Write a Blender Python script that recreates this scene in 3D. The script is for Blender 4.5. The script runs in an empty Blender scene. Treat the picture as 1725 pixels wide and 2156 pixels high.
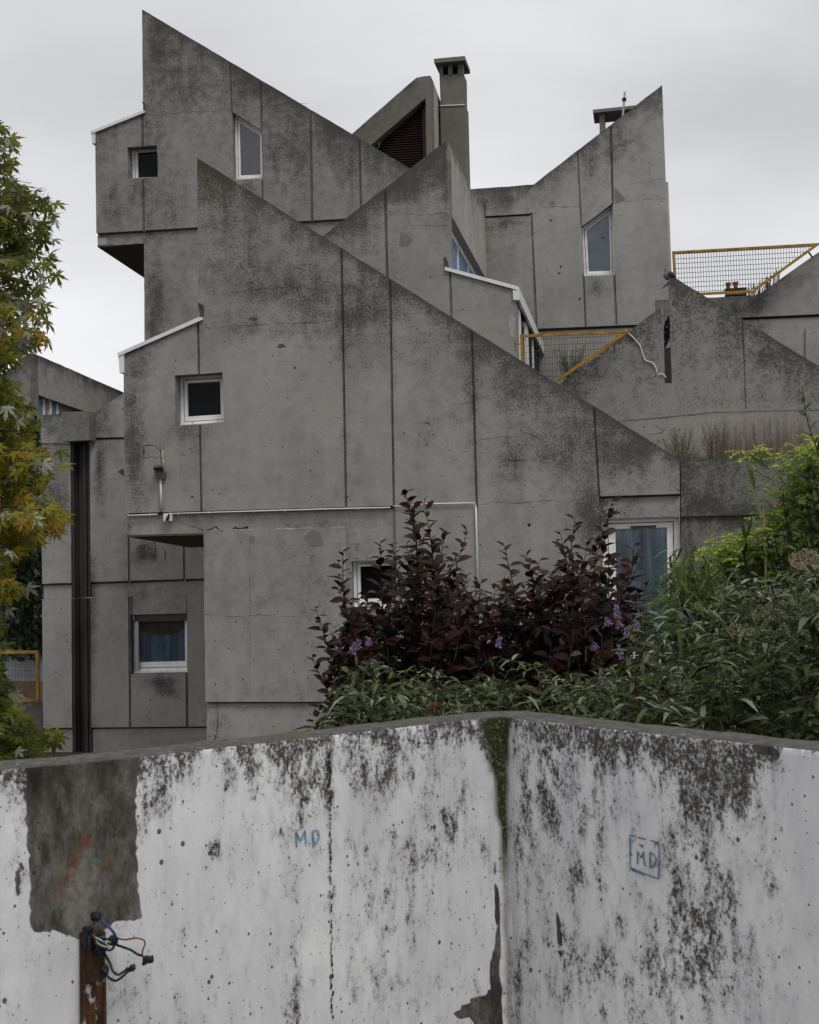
import bpy, bmesh, math, random
from mathutils import Vector, noise
from mathutils.geometry import tessellate_polygon
random.seed(7)
R = math.radians
scene = bpy.context.scene

# ------------------------------------------------------------------ camera
F_PX, CX, CY, IMG_W = 3000.0, 862.5, 893.02, 1725.0     # focal length and optical axis, in units of a 1725-wide picture
PITCH, ROLL, YAW, EYE = 0.07554, -0.02429, 0.16325, 1.6
cp, sp, cr, sr = math.cos(PITCH), math.sin(PITCH), math.cos(ROLL), math.sin(ROLL)
_R, _U, FWD = Vector((1, 0, 0)), Vector((0, -sp, cp)), Vector((0, cp, sp))
RIGHT, UP = cr*_R + sr*_U, -sr*_R + cr*_U
cam_data = bpy.data.cameras.new('camera')
cam = bpy.data.objects.new('camera', cam_data)
scene.collection.objects.link(cam)
from mathutils import Matrix
m = Matrix((RIGHT, UP, -FWD)).transposed().to_4x4()
m.translation = Vector((0, 0, EYE))
cam.matrix_world = m
cam_data.sensor_fit = 'HORIZONTAL'
cam_data.sensor_width = 36
cam_data.lens = F_PX/IMG_W*36
cam_data.shift_y = -(2156/2 - CY)/IMG_W
cam_data.clip_start, cam_data.clip_end = 0.05, 3000
cam_data.dof.use_dof = True
cam_data.dof.focus_distance = 21
cam_data.dof.aperture_fstop = 22
scene.camera = cam

# ------------------------------------------------------------------ light
SUN_EL, SUN_AZ = 52, 150          # degrees above the horizon, clockwise from +Y
world = bpy.data.worlds.new('World')
scene.world = world
world.use_nodes = True
nt = world.node_tree
nt.nodes.clear()
def wn(t, **k):
    n = nt.nodes.new(t)
    for a, b in k.items(): setattr(n, a, b)
    return n
def wl(a, b): nt.links.new(a, b)
out = wn('ShaderNodeOutputWorld'); bg = wn('ShaderNodeBackground'); wl(bg.outputs[0], out.inputs[0])
bg.inputs[1].default_value = 1.0
sky = wn('ShaderNodeTexSky', sky_type='NISHITA', sun_disc=False, sun_elevation=R(SUN_EL), sun_rotation=R(SUN_AZ))
skm = wn('ShaderNodeVectorMath', operation='SCALE'); wl(sky.outputs[0], skm.inputs[0]); skm.inputs['Scale'].default_value = 0.10
tc = wn('ShaderNodeTexCoord')
mp = wn('ShaderNodeMapping'); wl(tc.outputs['Generated'], mp.inputs[0]); mp.inputs['Scale'].default_value = (1, 1, 2.2)
mp.inputs['Location'].default_value = (3.1, 0.4, 1.7)
nz = wn('ShaderNodeTexNoise'); wl(mp.outputs[0], nz.inputs[0]); nz.inputs['Scale'].default_value = 2.3; nz.inputs['Detail'].default_value = 5; nz.inputs['Roughness'].default_value = 0.45; nz.inputs['Distortion'].default_value = 0.3
sx = wn('ShaderNodeSeparateXYZ'); wl(tc.outputs['Generated'], sx.inputs[0])
el = wn('ShaderNodeMapRange'); wl(sx.outputs[2], el.inputs[0])
el.inputs[1].default_value = 0.04; el.inputs[2].default_value = 0.36; el.inputs[3].default_value = 0.98; el.inputs[4].default_value = 0.42
xl = wn('ShaderNodeMapRange'); wl(sx.outputs[0], xl.inputs[0])       # a little brighter to the west
xl.inputs[1].default_value = -0.30; xl.inputs[2].default_value = 0.05; xl.inputs[3].default_value = 0.10; xl.inputs[4].default_value = 0.0
nm = wn('ShaderNodeMapRange'); wl(nz.outputs[0], nm.inputs[0])
nm.inputs[1].default_value = 0.3; nm.inputs[2].default_value = 0.7; nm.inputs[3].default_value = -0.32; nm.inputs[4].default_value = 0.32
a1 = wn('ShaderNodeMath', operation='ADD'); wl(el.outputs[0], a1.inputs[0]); wl(nm.outputs[0], a1.inputs[1])
a2 = wn('ShaderNodeMath', operation='ADD'); wl(a1.outputs[0], a2.inputs[0]); wl(xl.outputs[0], a2.inputs[1])
ramp = wn('ShaderNodeValToRGB'); wl(a2.outputs[0], ramp.inputs[0])
ramp.color_ramp.elements[0].position = 0.2; ramp.color_ramp.elements[0].color = (0.49, 0.495, 0.515, 1)
ramp.color_ramp.elements[1].position = 1.0; ramp.color_ramp.elements[1].color = (0.97, 0.97, 0.985, 1)
e = ramp.color_ramp.elements.new(0.55); e.color = (0.675, 0.682, 0.702, 1)
mx = wn('ShaderNodeMixRGB'); mx.inputs[0].default_value = 0.94
wl(skm.outputs[0], mx.inputs[1]); wl(ramp.outputs[0], mx.inputs[2]); wl(mx.outputs[0], bg.inputs[0])
zen = wn('ShaderNodeMapRange'); wl(sx.outputs[2], zen.inputs[0]); zen.interpolation_type = 'SMOOTHSTEP'    # overcast sky is brighter overhead
zen.inputs[1].default_value = 0.42; zen.inputs[2].default_value = 0.95; zen.inputs[3].default_value = 1.0; zen.inputs[4].default_value = 2.2
wl(zen.outputs[0], bg.inputs[1])
sun_d = bpy.data.lights.new('sun', 'SUN'); sun_d.energy = 1.25; sun_d.angle = R(18); sun_d.color = (1, 0.97, 0.92)
sun = bpy.data.objects.new('sun', sun_d); scene.collection.objects.link(sun)
sun.rotation_euler = (R(90 - SUN_EL), 0, R(180 - SUN_AZ))
scene.view_settings.view_transform = 'Standard'; scene.view_settings.look = 'None'
scene.view_settings.exposure = 0; scene.view_settings.gamma = 1
scene.cycles.max_bounces = 6; scene.cycles.diffuse_bounces = 3; scene.cycles.transparent_max_bounces = 6
scene.cycles.use_denoising = True

# ------------------------------------------------------------------ building frame: u along the facades, v away from the camera, z up
cy_, sy_ = math.cos(YAW), math.sin(YAW)
A_U, A_V = Vector((cy_, -sy_, 0)), Vector((sy_, cy_, 0))
def ray(x, y):
    d = (x - CX)/F_PX*RIGHT - (y - CY)/F_PX*UP + FWD
    return Vector((d.dot(A_U), d.dot(A_V), d.z))
def P(x, y, w):                    # point on the facade plane v = w
    d = ray(x, y); t = w/d.y
    return Vector((t*d.x, w, EYE + t*d.z))
def PU(x, y, u):
    d = ray(x, y); t = u/d.x
    return Vector((u, t*d.y, EYE + t*d.z))
def PZ(x, y, z):
    d = ray(x, y); t = (z - EYE)/d.z
    return Vector((t*d.x, t*d.y, z))
def to_px(p):
    wv = p.x*A_U + p.y*A_V + Vector((0, 0, p.z - EYE))
    return (CX + F_PX*wv.dot(RIGHT)/wv.dot(FWD), CY - F_PX*wv.dot(UP)/wv.dot(FWD))

class Flat:                        # vertical plane; s horizontal, depth goes into the wall
    def __init__(s, o, e, n): s.o, s.e, s.n = Vector(o), Vector(e), Vector(n)
    def at(s, a, z, d=0): return s.o + s.e*a + Vector((0, 0, z)) - s.n*d
    def px(s, x, y):
        d = ray(x, y); o = Vector((0, 0, EYE))
        t = (s.o - o).dot(s.n)/d.dot(s.n); p = o + d*t
        return ((p - s.o).dot(s.e), p.z)
def Front(w): return Flat((0, w, 0), (1, 0, 0), (0, -1, 0))
def Side(u): return Flat((u, 0, 0), (0, 1, 0), (1, 0, 0))      # faces +u

# ------------------------------------------------------------------ object helpers
def thing(name, label, cat, base=(0, 0, 0), group=None, kind=None):
    o = bpy.data.objects.new(name, None); scene.collection.objects.link(o)
    b = Vector(base); o.location = b.x*A_U + b.y*A_V + Vector((0, 0, b.z)); o.rotation_euler = (0, 0, -YAW)
    o.empty_display_size = 0.3
    if label: o['label'] = label
    if cat: o['category'] = cat
    if group: o['group'] = group
    if kind: o['kind'] = kind
    o['_b'] = list(b)
    return o
def base_of(o):
    while o.parent: o = o.parent
    return Vector(o['_b'])
class MB:
    def __init__(s): s.v, s.f, s.m, s.at, s.names = [], [], [], {}, ()
    def vert(s, p, **k):
        s.v.append(Vector(p))
        for a, b in k.items(): s.at.setdefault(a, {})[len(s.v) - 1] = b
        return len(s.v) - 1
    def face(s, ids, m=0): s.f.append(tuple(ids)); s.m.append(m)
    def poly(s, pts, m=0, **k): s.face([s.vert(p, **k) for p in pts], m)
    def prism(s, a, b, m=0):       # a, b: matching loops
        ia = [s.vert(p) for p in a]; ib = [s.vert(p) for p in b]; n = len(a)
        s.face(ia[::-1], m); s.face(ib, m)
        for i in range(n): s.face((ia[i], ia[(i + 1) % n], ib[(i + 1) % n], ib[i]), m)
    def box(s, lo, hi, m=0):
        x0, y0, z0 = lo; x1, y1, z1 = hi
        s.prism([(x0, y0, z0), (x1, y0, z0), (x1, y1, z0), (x0, y1, z0)], [(x0, y0, z1), (x1, y0, z1), (x1, y1, z1), (x0, y1, z1)], m)
    def tube(s, pts, r, n=6, m=0, r2=None):
        pts = [Vector(p) for p in pts]; rings = []
        for i, p in enumerate(pts):
            d = (pts[min(i + 1, len(pts) - 1)] - pts[max(i - 1, 0)])
            if d.length < 1e-9: d = Vector((0, 0, 1))
            d.normalize()
            a = d.cross(Vector((0, 0, 1)) if abs(d.z) < .9 else Vector((1, 0, 0))).normalized(); b = d.cross(a)
            rr = r if r2 is None else r + (r2 - r)*i/(len(pts) - 1)
            rings.append([s.vert(p + (a*math.cos(k*2*math.pi/n) + b*math.sin(k*2*math.pi/n))*rr) for k in range(n)])
        for q, w in zip(rings, rings[1:]):
            for k in range(n): s.face((q[k], q[(k + 1) % n], w[(k + 1) % n], w[k]), m)
        s.face(rings[0][::-1], m); s.face(rings[-1], m)
    def build(s, name, mats, parent=None, smooth=False, fix=True):
        b = base_of(parent) if parent else Vector((0, 0, 0))
        me = bpy.data.meshes.new(name)
        me.from_pydata([tuple(p - b) for p in s.v], [], s.f)
        for mt in (mats if isinstance(mats, (list, tuple)) else [mats]): me.materials.append(mt)
        me.polygons.foreach_set('material_index', s.m)
        for a, dct in s.at.items():
            at = me.attributes.new(a, 'FLOAT', 'POINT')
            vals = [0.0]*len(s.v)
            for i, x in dct.items(): vals[i] = x
            at.data.foreach_set('value', vals)
        if fix:
            bm = bmesh.new(); bm.from_mesh(me); bmesh.ops.recalc_face_normals(bm, faces=bm.faces[:]); bm.to_mesh(me); bm.free()
        if smooth: me.polygons.foreach_set('use_smooth', [True]*len(me.polygons))
        me.update()
        o = bpy.data.objects.new(name, me); scene.collection.objects.link(o)
        if parent: o.parent = parent
        else: o.rotation_euler = (0, 0, -YAW)
        return o
def tag(o, label=None, cat=None, group=None, kind=None):
    for k, v in (('label', label), ('category', cat), ('group', group), ('kind', kind)):
        if v: o[k] = v
    return o

def in_poly(x, z, pl):
    c = False; j = len(pl) - 1
    for i in range(len(pl)):
        (xi, zi), (xj, zj) = pl[i], pl[j]
        if (zi > z) != (zj > z) and x < (xj - xi)*(z - zi)/(zj - zi) + xi: c = not c
        j = i
    return c
def seg_rect(p, q, hw, ext=0.0):   # rectangle around a segment
    p, q = Vector(p), Vector(q); d = (q - p).normalized(); n = Vector((-d.y, d.x))*hw; p = p - d*ext; q = q + d*ext
    return [tuple(p - n), tuple(q - n), tuple(q + n), tuple(p + n)]

def slab(mb, S, outer, thick, holes=(), regions=(), grid=0.16, dirt=None, m=0, medge=1, attrs=()):
    """Wall with its face cut into cells: regions are (polygon, depth) recessed (+) or proud (-); dirt(s, z) is baked on the vertices."""
    loops = [[Vector((a, b, 0)) for a, b in outer]] + [[Vector((a, b, 0)) for a, b in h] for h in holes]
    flat = [p for l in loops for p in l]
    tris = tessellate_polygon(loops)
    bm = bmesh.new(); vs = [bm.verts.new(p) for p in flat]
    for t in tris:
        a, b, c = (flat[i] for i in t)
        if abs((b - a).cross(c - a).z) < 1e-7: continue
        try: bm.faces.new([vs[i] for i in t])
        except ValueError: pass
    back = [[flat[i].copy() for i in t] for t in tris]
    bmesh.ops.recalc_face_normals(bm, faces=bm.faces[:])
    xs = [a for a, _ in outer]; zs = [b for _, b in outer]
    def cut(co, no, box=None):
        if box is None: geom = bm.verts[:] + bm.edges[:] + bm.faces[:]
        else:
            x0, x1, z0, z1 = box; fs = []
            for f in bm.faces:
                fx = [v.co.x for v in f.verts]; fz = [v.co.y for v in f.verts]
                if max(fx) < x0 or min(fx) > x1 or max(fz) < z0 or min(fz) > z1: continue
                fs.append(f)
            es = {e for f in fs for e in f.edges}; vv = {v for f in fs for v in f.verts}
            geom = list(vv) + list(es) + fs
        bmesh.ops.bisect_plane(bm, geom=geom, plane_co=co, plane_no=no, dist=2e-5)
    if grid:
        x = min(xs) + grid
        while x < max(xs): cut(Vector((x, 0, 0)), Vector((1, 0, 0))); x += grid
        z = min(zs) + grid
        while z < max(zs): cut(Vector((0, z, 0)), Vector((0, 1, 0))); z += grid
    for pl, dd, *_j in regions:
        bx = [a for a, _ in pl]; bz = [b for _, b in pl]; box = (min(bx) - .01, max(bx) + .01, min(bz) - .01, max(bz) + .01)
        for i in range(len(pl)):
            a = Vector((*pl[i], 0)); b = Vector((*pl[(i + 1) % len(pl)], 0)); d = b - a
            if d.length < 1e-5: continue
            cut(a, Vector((-d.y, d.x, 0)).normalized(), box)
    off = {}
    for f in bm.faces:
        c = f.calc_center_median(); o = (0.0, 0)
        for pl, dd, *j_ in regions:
            if in_poly(c.x, c.y, pl): o = (dd, 1 if j_ else 0)
        off[f] = o
    cache = {}
    bnd = {v for e in bm.edges if len(e.link_faces) == 1 for v in e.verts} if thick > 0 else set()
    def V(v, oj):
        o, j_ = oj; k = (v, round(o, 5), j_)
        if k not in cache:
            kk = {'dirt': dirt(v.co.x, v.co.y) if dirt else 0.0, 'joint_and_shade': float(j_)}
            for nme, fn in attrs: kk[nme] = fn(v.co.x, v.co.y)
            jx = jz = 0
            if v in bnd and grid: jx = .007*noise.noise(Vector((v.co.x*4.7, v.co.y*4.7, 1))); jz = .011*noise.noise(Vector((v.co.x*5.3, v.co.y*5.3, 8)))
            cache[k] = mb.vert(S.at(v.co.x + jx, v.co.y + jz, o), **kk)
        return cache[k]
    for f in bm.faces: mb.face([V(v, off[f]) for v in f.verts], m)
    for e in bm.edges:
        lf = e.link_faces; a, b = e.verts
        if len(lf) == 1 and thick > 0:
            o = off[lf[0]]; mb.face((V(a, o), V(b, o), V(b, (thick, 0)), V(a, (thick, 0))), medge)
        elif len(lf) == 2:
            o1, o2 = off[lf[0]], off[lf[1]]
            if abs(o1[0] - o2[0]) > 1e-5: mb.face((V(a, o1), V(b, o1), V(b, o2), V(a, o2)), m)
    if thick > 0:
        for t in back: mb.face([mb.vert(S.at(p.x, p.y, thick)) for p in t], medge)
    bm.free()

def ribbon(mb, S, pts, w, m, d=-0.003, jag=0.0, seed=0):
    """thin jagged line (crack, board mark) lying on the wall face"""
    rnd = random.Random(seed); q = []
    for (a, b), (c, e) in zip(pts, pts[1:]):
        L = math.hypot(c - a, e - b); n = max(1, int(L/0.06)) if jag else 1
        for i in range(n):
            t = i/n; xx, zz_ = a + (c - a)*t, b + (e - b)*t; q.append([xx + (rnd.uniform(-jag, jag) + jag*5*noise.noise(Vector((xx*3, zz_*3, seed))))*(i > 0), zz_ + (rnd.uniform(-jag, jag) + jag*5*noise.noise(Vector((xx*3, zz_*3, seed + 9))))*(i > 0)])
    q.append(list(pts[-1])); prev = None
    for i, p in enumerate(q):
        r = q[min(i + 1, len(q) - 1)]; l = q[max(i - 1, 0)]
        dx, dz = r[0] - l[0], r[1] - l[1]; L = math.hypot(dx, dz) or 1
        ww = w*(rnd.uniform(.1, .8)*(.35 + abs(1.3*noise.noise(Vector((p[0]*2.5, p[1]*2.5, seed + 4))))*2) if jag else 1)/2
        a = mb.vert(S.at(p[0] - dz/L*ww, p[1] + dx/L*ww, d)); b = mb.vert(S.at(p[0] + dz/L*ww, p[1] - dx/L*ww, d))
        if prev: mb.face((prev[0], a, b, prev[1]), m)
        prev = (a, b)
def blob(mb, S, c, rx, rz, m, d=-0.003, seed=0, n=22, tilt=0):
    rnd = random.Random(seed); pts = []; ph = [rnd.uniform(0, 6.28) for _ in range(3)]
    for i in range(n):
        a = i*2*math.pi/n; r = 1 + .16*math.sin(2*a + ph[0]) + .12*math.sin(3*a + ph[1]) + .06*math.sin(5*a + ph[2])
        x, z = rx*r*math.cos(a), rz*r*math.sin(a)
        pts.append(S.at(c[0] + x*math.cos(tilt) - z*math.sin(tilt), c[1] + x*math.sin(tilt) + z*math.cos(tilt), d))
    mb.poly(pts, m)
def inset(pl, w):
    n = len(pl); ar = sum(pl[i][0]*pl[(i + 1) % n][1] - pl[(i + 1) % n][0]*pl[i][1] for i in range(n)); sg = 1 if ar > 0 else -1
    ws = w if isinstance(w, (list, tuple)) else [w]*n; L = []
    for i in range(n):
        a, b = Vector(pl[i]), Vector(pl[(i + 1) % n]); d = (b - a).normalized(); nn = Vector((-d.y, d.x))*sg
        L.append((a + nn*ws[i], d))
    out = []
    for i in range(n):
        (p, d), (q, e) = L[i - 1], L[i]
        t = ((q.x - p.x)*e.y - (q.y - p.y)*e.x)/(d.x*e.y - d.y*e.x); r = p + d*t; out.append((r.x, r.y))
    return out
def ring(mb, S, a, b, d0, d1, m=0):     # frame between polygon a (outer) and b (inner)
    n = len(a)
    for i in range(n):
        j = (i + 1) % n; q = [a[i], a[j], b[j], b[i]]
        mb.prism([S.at(*p, d0) for p in q], [S.at(*p, d1) for p in q], m)
def strip(mb, S, pl, d0, d1, m=0): mb.prism([S.at(*p, d0) for p in pl], [S.at(*p, d1) for p in pl], m)

# ------------------------------------------------------------------ materials
class N:
    def __init__(s, name):
        s.mat = bpy.data.materials.new(name); s.mat.use_nodes = True; s.t = s.mat.node_tree
        s.b = s.t.nodes['Principled BSDF']; s.b.inputs['Roughness'].default_value = .9; s.b.inputs['Specular IOR Level'].default_value = .25
        s.tc = s.n('ShaderNodeTexCoord')
    def n(s, t, **k):
        x = s.t.nodes.new(t)
        for a, b in k.items(): setattr(x, a, b)
        return x
    def l(s, a, b): s.t.links.new(a, b)
    def put(s, x, v):
        if hasattr(v, 'links'): s.l(v, x)
        else: x.default_value = v
    def coord(s, sc=(1, 1, 1), loc=(0, 0, 0)):
        mp = s.n('ShaderNodeMapping'); s.l(s.tc.outputs['Object'], mp.inputs[0]); mp.inputs['Scale'].default_value = sc; mp.inputs['Location'].default_value = loc
        return mp.outputs[0]
    def noise(s, scale, detail=4, rough=.6, sc=(1, 1, 1), dist=0, loc=(0, 0, 0)):
        x = s.n('ShaderNodeTexNoise'); s.l(s.coord(sc, loc), x.inputs[0]); x.inputs['Scale'].default_value = scale
        x.inputs['Detail'].default_value = detail; x.inputs['Roughness'].default_value = rough; x.inputs['Distortion'].default_value = dist
        return x.outputs[0]
    def voro(s, scale, sc=(1, 1, 1)):
        x = s.n('ShaderNodeTexVoronoi'); s.l(s.coord(sc), x.inputs[0]); x.inputs['Scale'].default_value = scale
        return x.outputs['Distance'], x.outputs['Color']
    def m(s, op, a, b=0.0, c=None, clamp=False):
        x = s.n('ShaderNodeMath', operation=op, use_clamp=clamp); s.put(x.inputs[0], a); s.put(x.inputs[1], b)
        if c is not None: s.put(x.inputs[2], c)
        return x.outputs[0]
    def rng(s, v, a, b, c=0.0, d=1.0):
        x = s.n('ShaderNodeMapRange'); s.put(x.inputs[0], v)
        for i, q in enumerate((a, b, c, d)): x.inputs[i + 1].default_value = q
        return x.outputs[0]
    def mix(s, f, a, b):
        x = s.n('ShaderNodeMixRGB'); s.put(x.inputs[0], f)
        for i, q in ((1, a), (2, b)):
            if isinstance(q, tuple): x.inputs[i].default_value = (*q, 1) if len(q) == 3 else q
            else: s.l(q, x.inputs[i])
        return x.outputs[0]
    def attr(s, name): return s.n('ShaderNodeAttribute', attribute_name=name).outputs['Fac']
    def color(s, c):
        if isinstance(c, tuple): s.b.inputs['Base Color'].default_value = (*c, 1)
        else: s.l(c, s.b.inputs['Base Color'])
    def bump(s, h, st=.3, dist=.01):
        x = s.n('ShaderNodeBump'); x.inputs['Strength'].default_value = st; x.inputs['Distance'].default_value = dist
        s.l(h, x.inputs['Height']); s.l(x.outputs[0], s.b.inputs['Normal'])

def concrete(name, c1=(.168, .163, .153), c2=(.238, .231, .217), dark=(.045, .044, .040), amt=0.0, spots=0.5, moss=0.0, speck=34):
    k = N(name); G_ = 1.26; c1 = tuple(x*G_ for x in c1); c2 = tuple(x*G_ for x in c2)
    big = k.noise(.7, 5, .55); med = k.noise(4.5, 8, .72); fine = k.noise(speck, 4, .7); streak = k.noise(5, 4, .6, (1, 1, .12))
    base = k.mix(k.rng(big, .3, .7), c1, c2)
    base = k.mix(k.rng(med, .46, .66, 0, .34), base, tuple(x*.70 for x in c1))
    base = k.mix(k.rng(streak, .5, .75, 0, .28), base, tuple(x*1.28 for x in c2))
    base = k.mix(k.rng(k.noise(2.2, 5, .6, (.25, .25, 4)), .50, .68, 0, .22), base, tuple(x*.80 for x in c1)); base = k.mix(k.rng(k.noise(1.1, 4, .6, (1, 1, .8), loc=(7, 3, 1)), .44, .60, 0, .38), base, tuple(a_*b_ for a_, b_ in zip(c2, (1.09, 1.06, 1.03))))
    grain = k.noise(42, 5, .85)
    base = k.mix(k.rng(grain, .36, .50, .30, 0), base, tuple(x*.45 for x in c1))
    base = k.mix(k.rng(grain, .54, .70, 0, .22), base, tuple(x*1.4 for x in c2))
    d = k.m('ADD', k.attr('dirt'), amt)
    g = k.n('ShaderNodeNewGeometry'); nz_ = k.n('ShaderNodeSeparateXYZ'); k.l(g.outputs['True Normal'], nz_.inputs[0])
    up = k.rng(nz_.outputs[2], .25, .6, 0, .75)
    d = k.m('ADD', d, up)
    f1 = k.m('MULTIPLY_ADD', k.m('SUBTRACT', fine, .5), 3.6, k.m('MULTIPLY_ADD', k.m('SUBTRACT', med, .5), 2.2, -.42))
    f1 = k.m('MULTIPLY_ADD', k.m('SUBTRACT', streak, .5), 1.2, f1)
    mask = k.m('MULTIPLY', k.m('MULTIPLY_ADD', d, 1.45, f1), 1.25, clamp=True)
    soft = k.m('MULTIPLY', k.m('MULTIPLY_ADD', d, 1.0, k.m('MULTIPLY', k.m('SUBTRACT', med, .5), 1.2)), .42, clamp=True)
    mask = k.m('MULTIPLY', mask, k.rng(d, .0, .6, .45, .80))
    col = k.mix(soft, base, tuple(x*1.5 for x in dark)); col = k.mix(mask, col, dark)
    if moss: col = k.mix(k.m('MULTIPLY', k.attr('moss'), k.rng(fine, .35, .6)), col, (.045, .048, .018))
    dist, vc = k.voro(9)                                            # bug holes
    sep = k.n('ShaderNodeSeparateColor'); k.l(vc, sep.inputs[0])
    hole = k.m('MULTIPLY', k.m('LESS_THAN', dist, .13), k.m('GREATER_THAN', sep.outputs[0], 1 - spots*.35))
    col = k.mix(k.m('MULTIPLY', hole, .75), col, (.03, .03, .028))
    col = k.mix(k.m('MULTIPLY', k.attr('joint_and_shade'), k.rng(k.noise(3, 5, .7), .35, .65, .30, .80)), col, (.062, .060, .056))
    k.color(col); k.b.inputs['Roughness'].default_value = .95; k.b.inputs['Specular IOR Level'].default_value = .06
    k.bump(k.m('ADD', k.m('MULTIPLY', fine, .7), k.m('MULTIPLY', hole, -1.0)), .6, .012)
    return k.mat
def plain(name, c, rough=.6, var=.15, scale=14, metal=0, grime=0.0, gsc=(1, 1, 1), bump=0.0):
    k = N(name); n1 = k.noise(scale, 5, .6, gsc)
    col = k.mix(k.rng(n1, .3, .7), tuple(x*(1 - var) for x in c), tuple(min(1, x*(1 + var)) for x in c))
    if grime: col = k.mix(k.m('MULTIPLY', k.rng(k.noise(scale*.4, 6, .7, gsc), .48, .68), grime), col, (.05, .045, .04))
    k.color(col); k.b.inputs['Roughness'].default_value = rough; k.b.inputs['Metallic'].default_value = metal
    if bump: k.bump(n1, bump, .01)
    return k.mat
M = {}
M['conc'] = concrete('board_marked_concrete', moss=1)
M['conc_b'] = concrete('weathered_concrete_dark', (.155, .150, .140), (.215, .208, .194), amt=.14, spots=.3, speck=30)
M['conc_d'] = concrete('weathered_concrete_pale', (.188, .183, .172), (.255, .248, .234), amt=.0, spots=.4)
M['conc_e'] = concrete('lichen_speckled_concrete', (.175, .170, .160), (.225, .218, .204), amt=.26, spots=1.0, speck=20)
M['conc_l'] = concrete('smooth_concrete', (.185, .180, .171), (.245, .238, .226), amt=-.05, spots=.5)
M['conc_f'] = concrete('blackened_concrete', (.10, .097, .09), (.165, .158, .147), amt=.26, spots=.2, speck=26)
M['conc_side'] = concrete('pale_side_concrete', (.24, .23, .215), (.32, .31, .29), amt=-.08, spots=.3)  # paler concrete, mostly for the side walls
M['conc_ch'] = concrete('chimney_concrete', (.102, .096, .085), (.140, .132, .117), amt=.0, spots=.4)
M['wet'] = concrete('water_blackened_concrete', (.018, .017, .017), (.045, .042, .040), amt=.1, spots=0)
M['patch'] = plain('repair_mortar', (.155, .152, .145), .95, .12, 20)
M['patchpale'] = plain('pale_mortar', (.30, .29, .27), .95, .12, 20)
M['crack'] = plain('crack_shadow', (.018, .017, .016), 1, .1)
M['line'] = plain('board_mark', (.085, .082, .075), 1, .3, 30)
M['spall_lit_edge'] = plain('broken_concrete_and_lit_edge', (.36, .34, .30), .95, .3, 40)
M['white'] = plain('white_window_plastic', (.78, .78, .76), .45, .05, 8, grime=.25)
M['alu'] = plain('aluminium_rail', (.42, .42, .46), .4, .06, 9, metal=.3)
M['flash'] = plain('white_sheet_metal', (.66, .67, .66), .45, .04, 5, grime=.18, gsc=(1, 1, .3))
M['pvc'] = plain('grey_white_plastic_pipe', (.60, .60, .60), .5, .05, 9, grime=.15)
M['black'] = plain('black_plastic', (.014, .014, .016), .6, .2)
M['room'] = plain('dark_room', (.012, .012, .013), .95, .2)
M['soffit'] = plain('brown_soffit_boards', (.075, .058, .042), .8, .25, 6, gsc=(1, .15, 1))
M['lamp'] = plain('weathered_lamp_metal', (.055, .052, .055), .55, .25, 20)
M['lampglass'] = plain('dull_lamp_glass', (.07, .075, .075), .25, .2)
M['railing'] = plain('yellow_ochre_paint', (.30, .165, .018), .55, .22, 12, grime=.7)
M['mesh'] = plain('dark_steel_wire', (.045, .035, .028), .6, .3)
M['curt_pink'] = plain('mauve_blind', (.42, .35, .40), .9, .14, 3)
M['curt_navy'] = plain('dark_blue_curtain', (.15, .20, .28), .9, .5, 2.2, gsc=(3, 3, .4))
M['curt_blue'] = plain('blue_curtain', (.33, .37, .43), .9, .55, 2.2, gsc=(3, 3, .4))
M['curt_grey'] = plain('blue_grey_blind', (.44, .47, .56), .9, .14, 3)
M['curt_tan'] = plain('tan_cloth', (.10, .075, .060), .9, .2, 5)
M['bluepane'] = plain('blue_panel', (.13, .21, .34), .35, .06, 3)
M['pinkcurt'] = plain('pinkish_net_curtain', (.36, .32, .31), .9, .12, 8, gsc=(3, 3, .5))
M['terra'] = plain('terracotta', (.30, .105, .045), .85, .2, 20)
M['crate'] = plain('dark_crate_plastic', (.035, .028, .024), .7, .3)
M['cable'] = plain('white_cable', (.62, .62, .60), .5, .03)
M['cableblack'] = plain('black_rubber', (.010, .010, .014), .45, .2)
M['wire_blue'] = plain('blue_wire_insulation', (.02, .045, .12), .4, .1)
M['wire_brown'] = plain('brown_wire_insulation', (.16, .06, .02), .4, .1)
M['wire_pale'] = plain('pale_wire_insulation', (.28, .33, .27), .4, .1)
M['galv'] = plain('galvanised_tube', (.34, .37, .44), .35, .08, 10, metal=.5)
M['navy'] = plain('dark_navy_sheet', (.008, .009, .022), .5, .1)
M['bark'] = plain('bark', (.055, .045, .036), .9, .3, 30)
M['stem'] = plain('dark_stem', (.040, .025, .022), .9, .3, 30)
M['greenstem'] = plain('green_stem', (.11, .12, .055), .8, .3, 30)
M['cane'] = plain('bamboo_cane', (.22, .19, .09), .6, .25, 20)
M['soil'] = plain('garden_soil', (.035, .030, .022), 1, .4, 3)
M['pave'] = plain('terrace_paving', (.22, .215, .20), .9, .2, 2)
def rust():
    k = N('rusted_steel'); n1 = k.noise(26, 6, .7, (1, 1, .45)); n2 = k.noise(90, 3, .7)
    c = k.mix(k.rng(n1, .38, .62), (.020, .010, .006), (.085, .034, .012)); c = k.mix(k.rng(k.noise(14, 5, .7, (1, 1, .5), loc=(2, 5, 1)), .60, .64), c, (.30, .30, .29))
    c = k.mix(k.rng(n2, .5, .75, 0, .5), c, (.02, .012, .008)); k.color(c); k.bump(n2, .4, .004); return k.mat
M['rust'] = rust()
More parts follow.
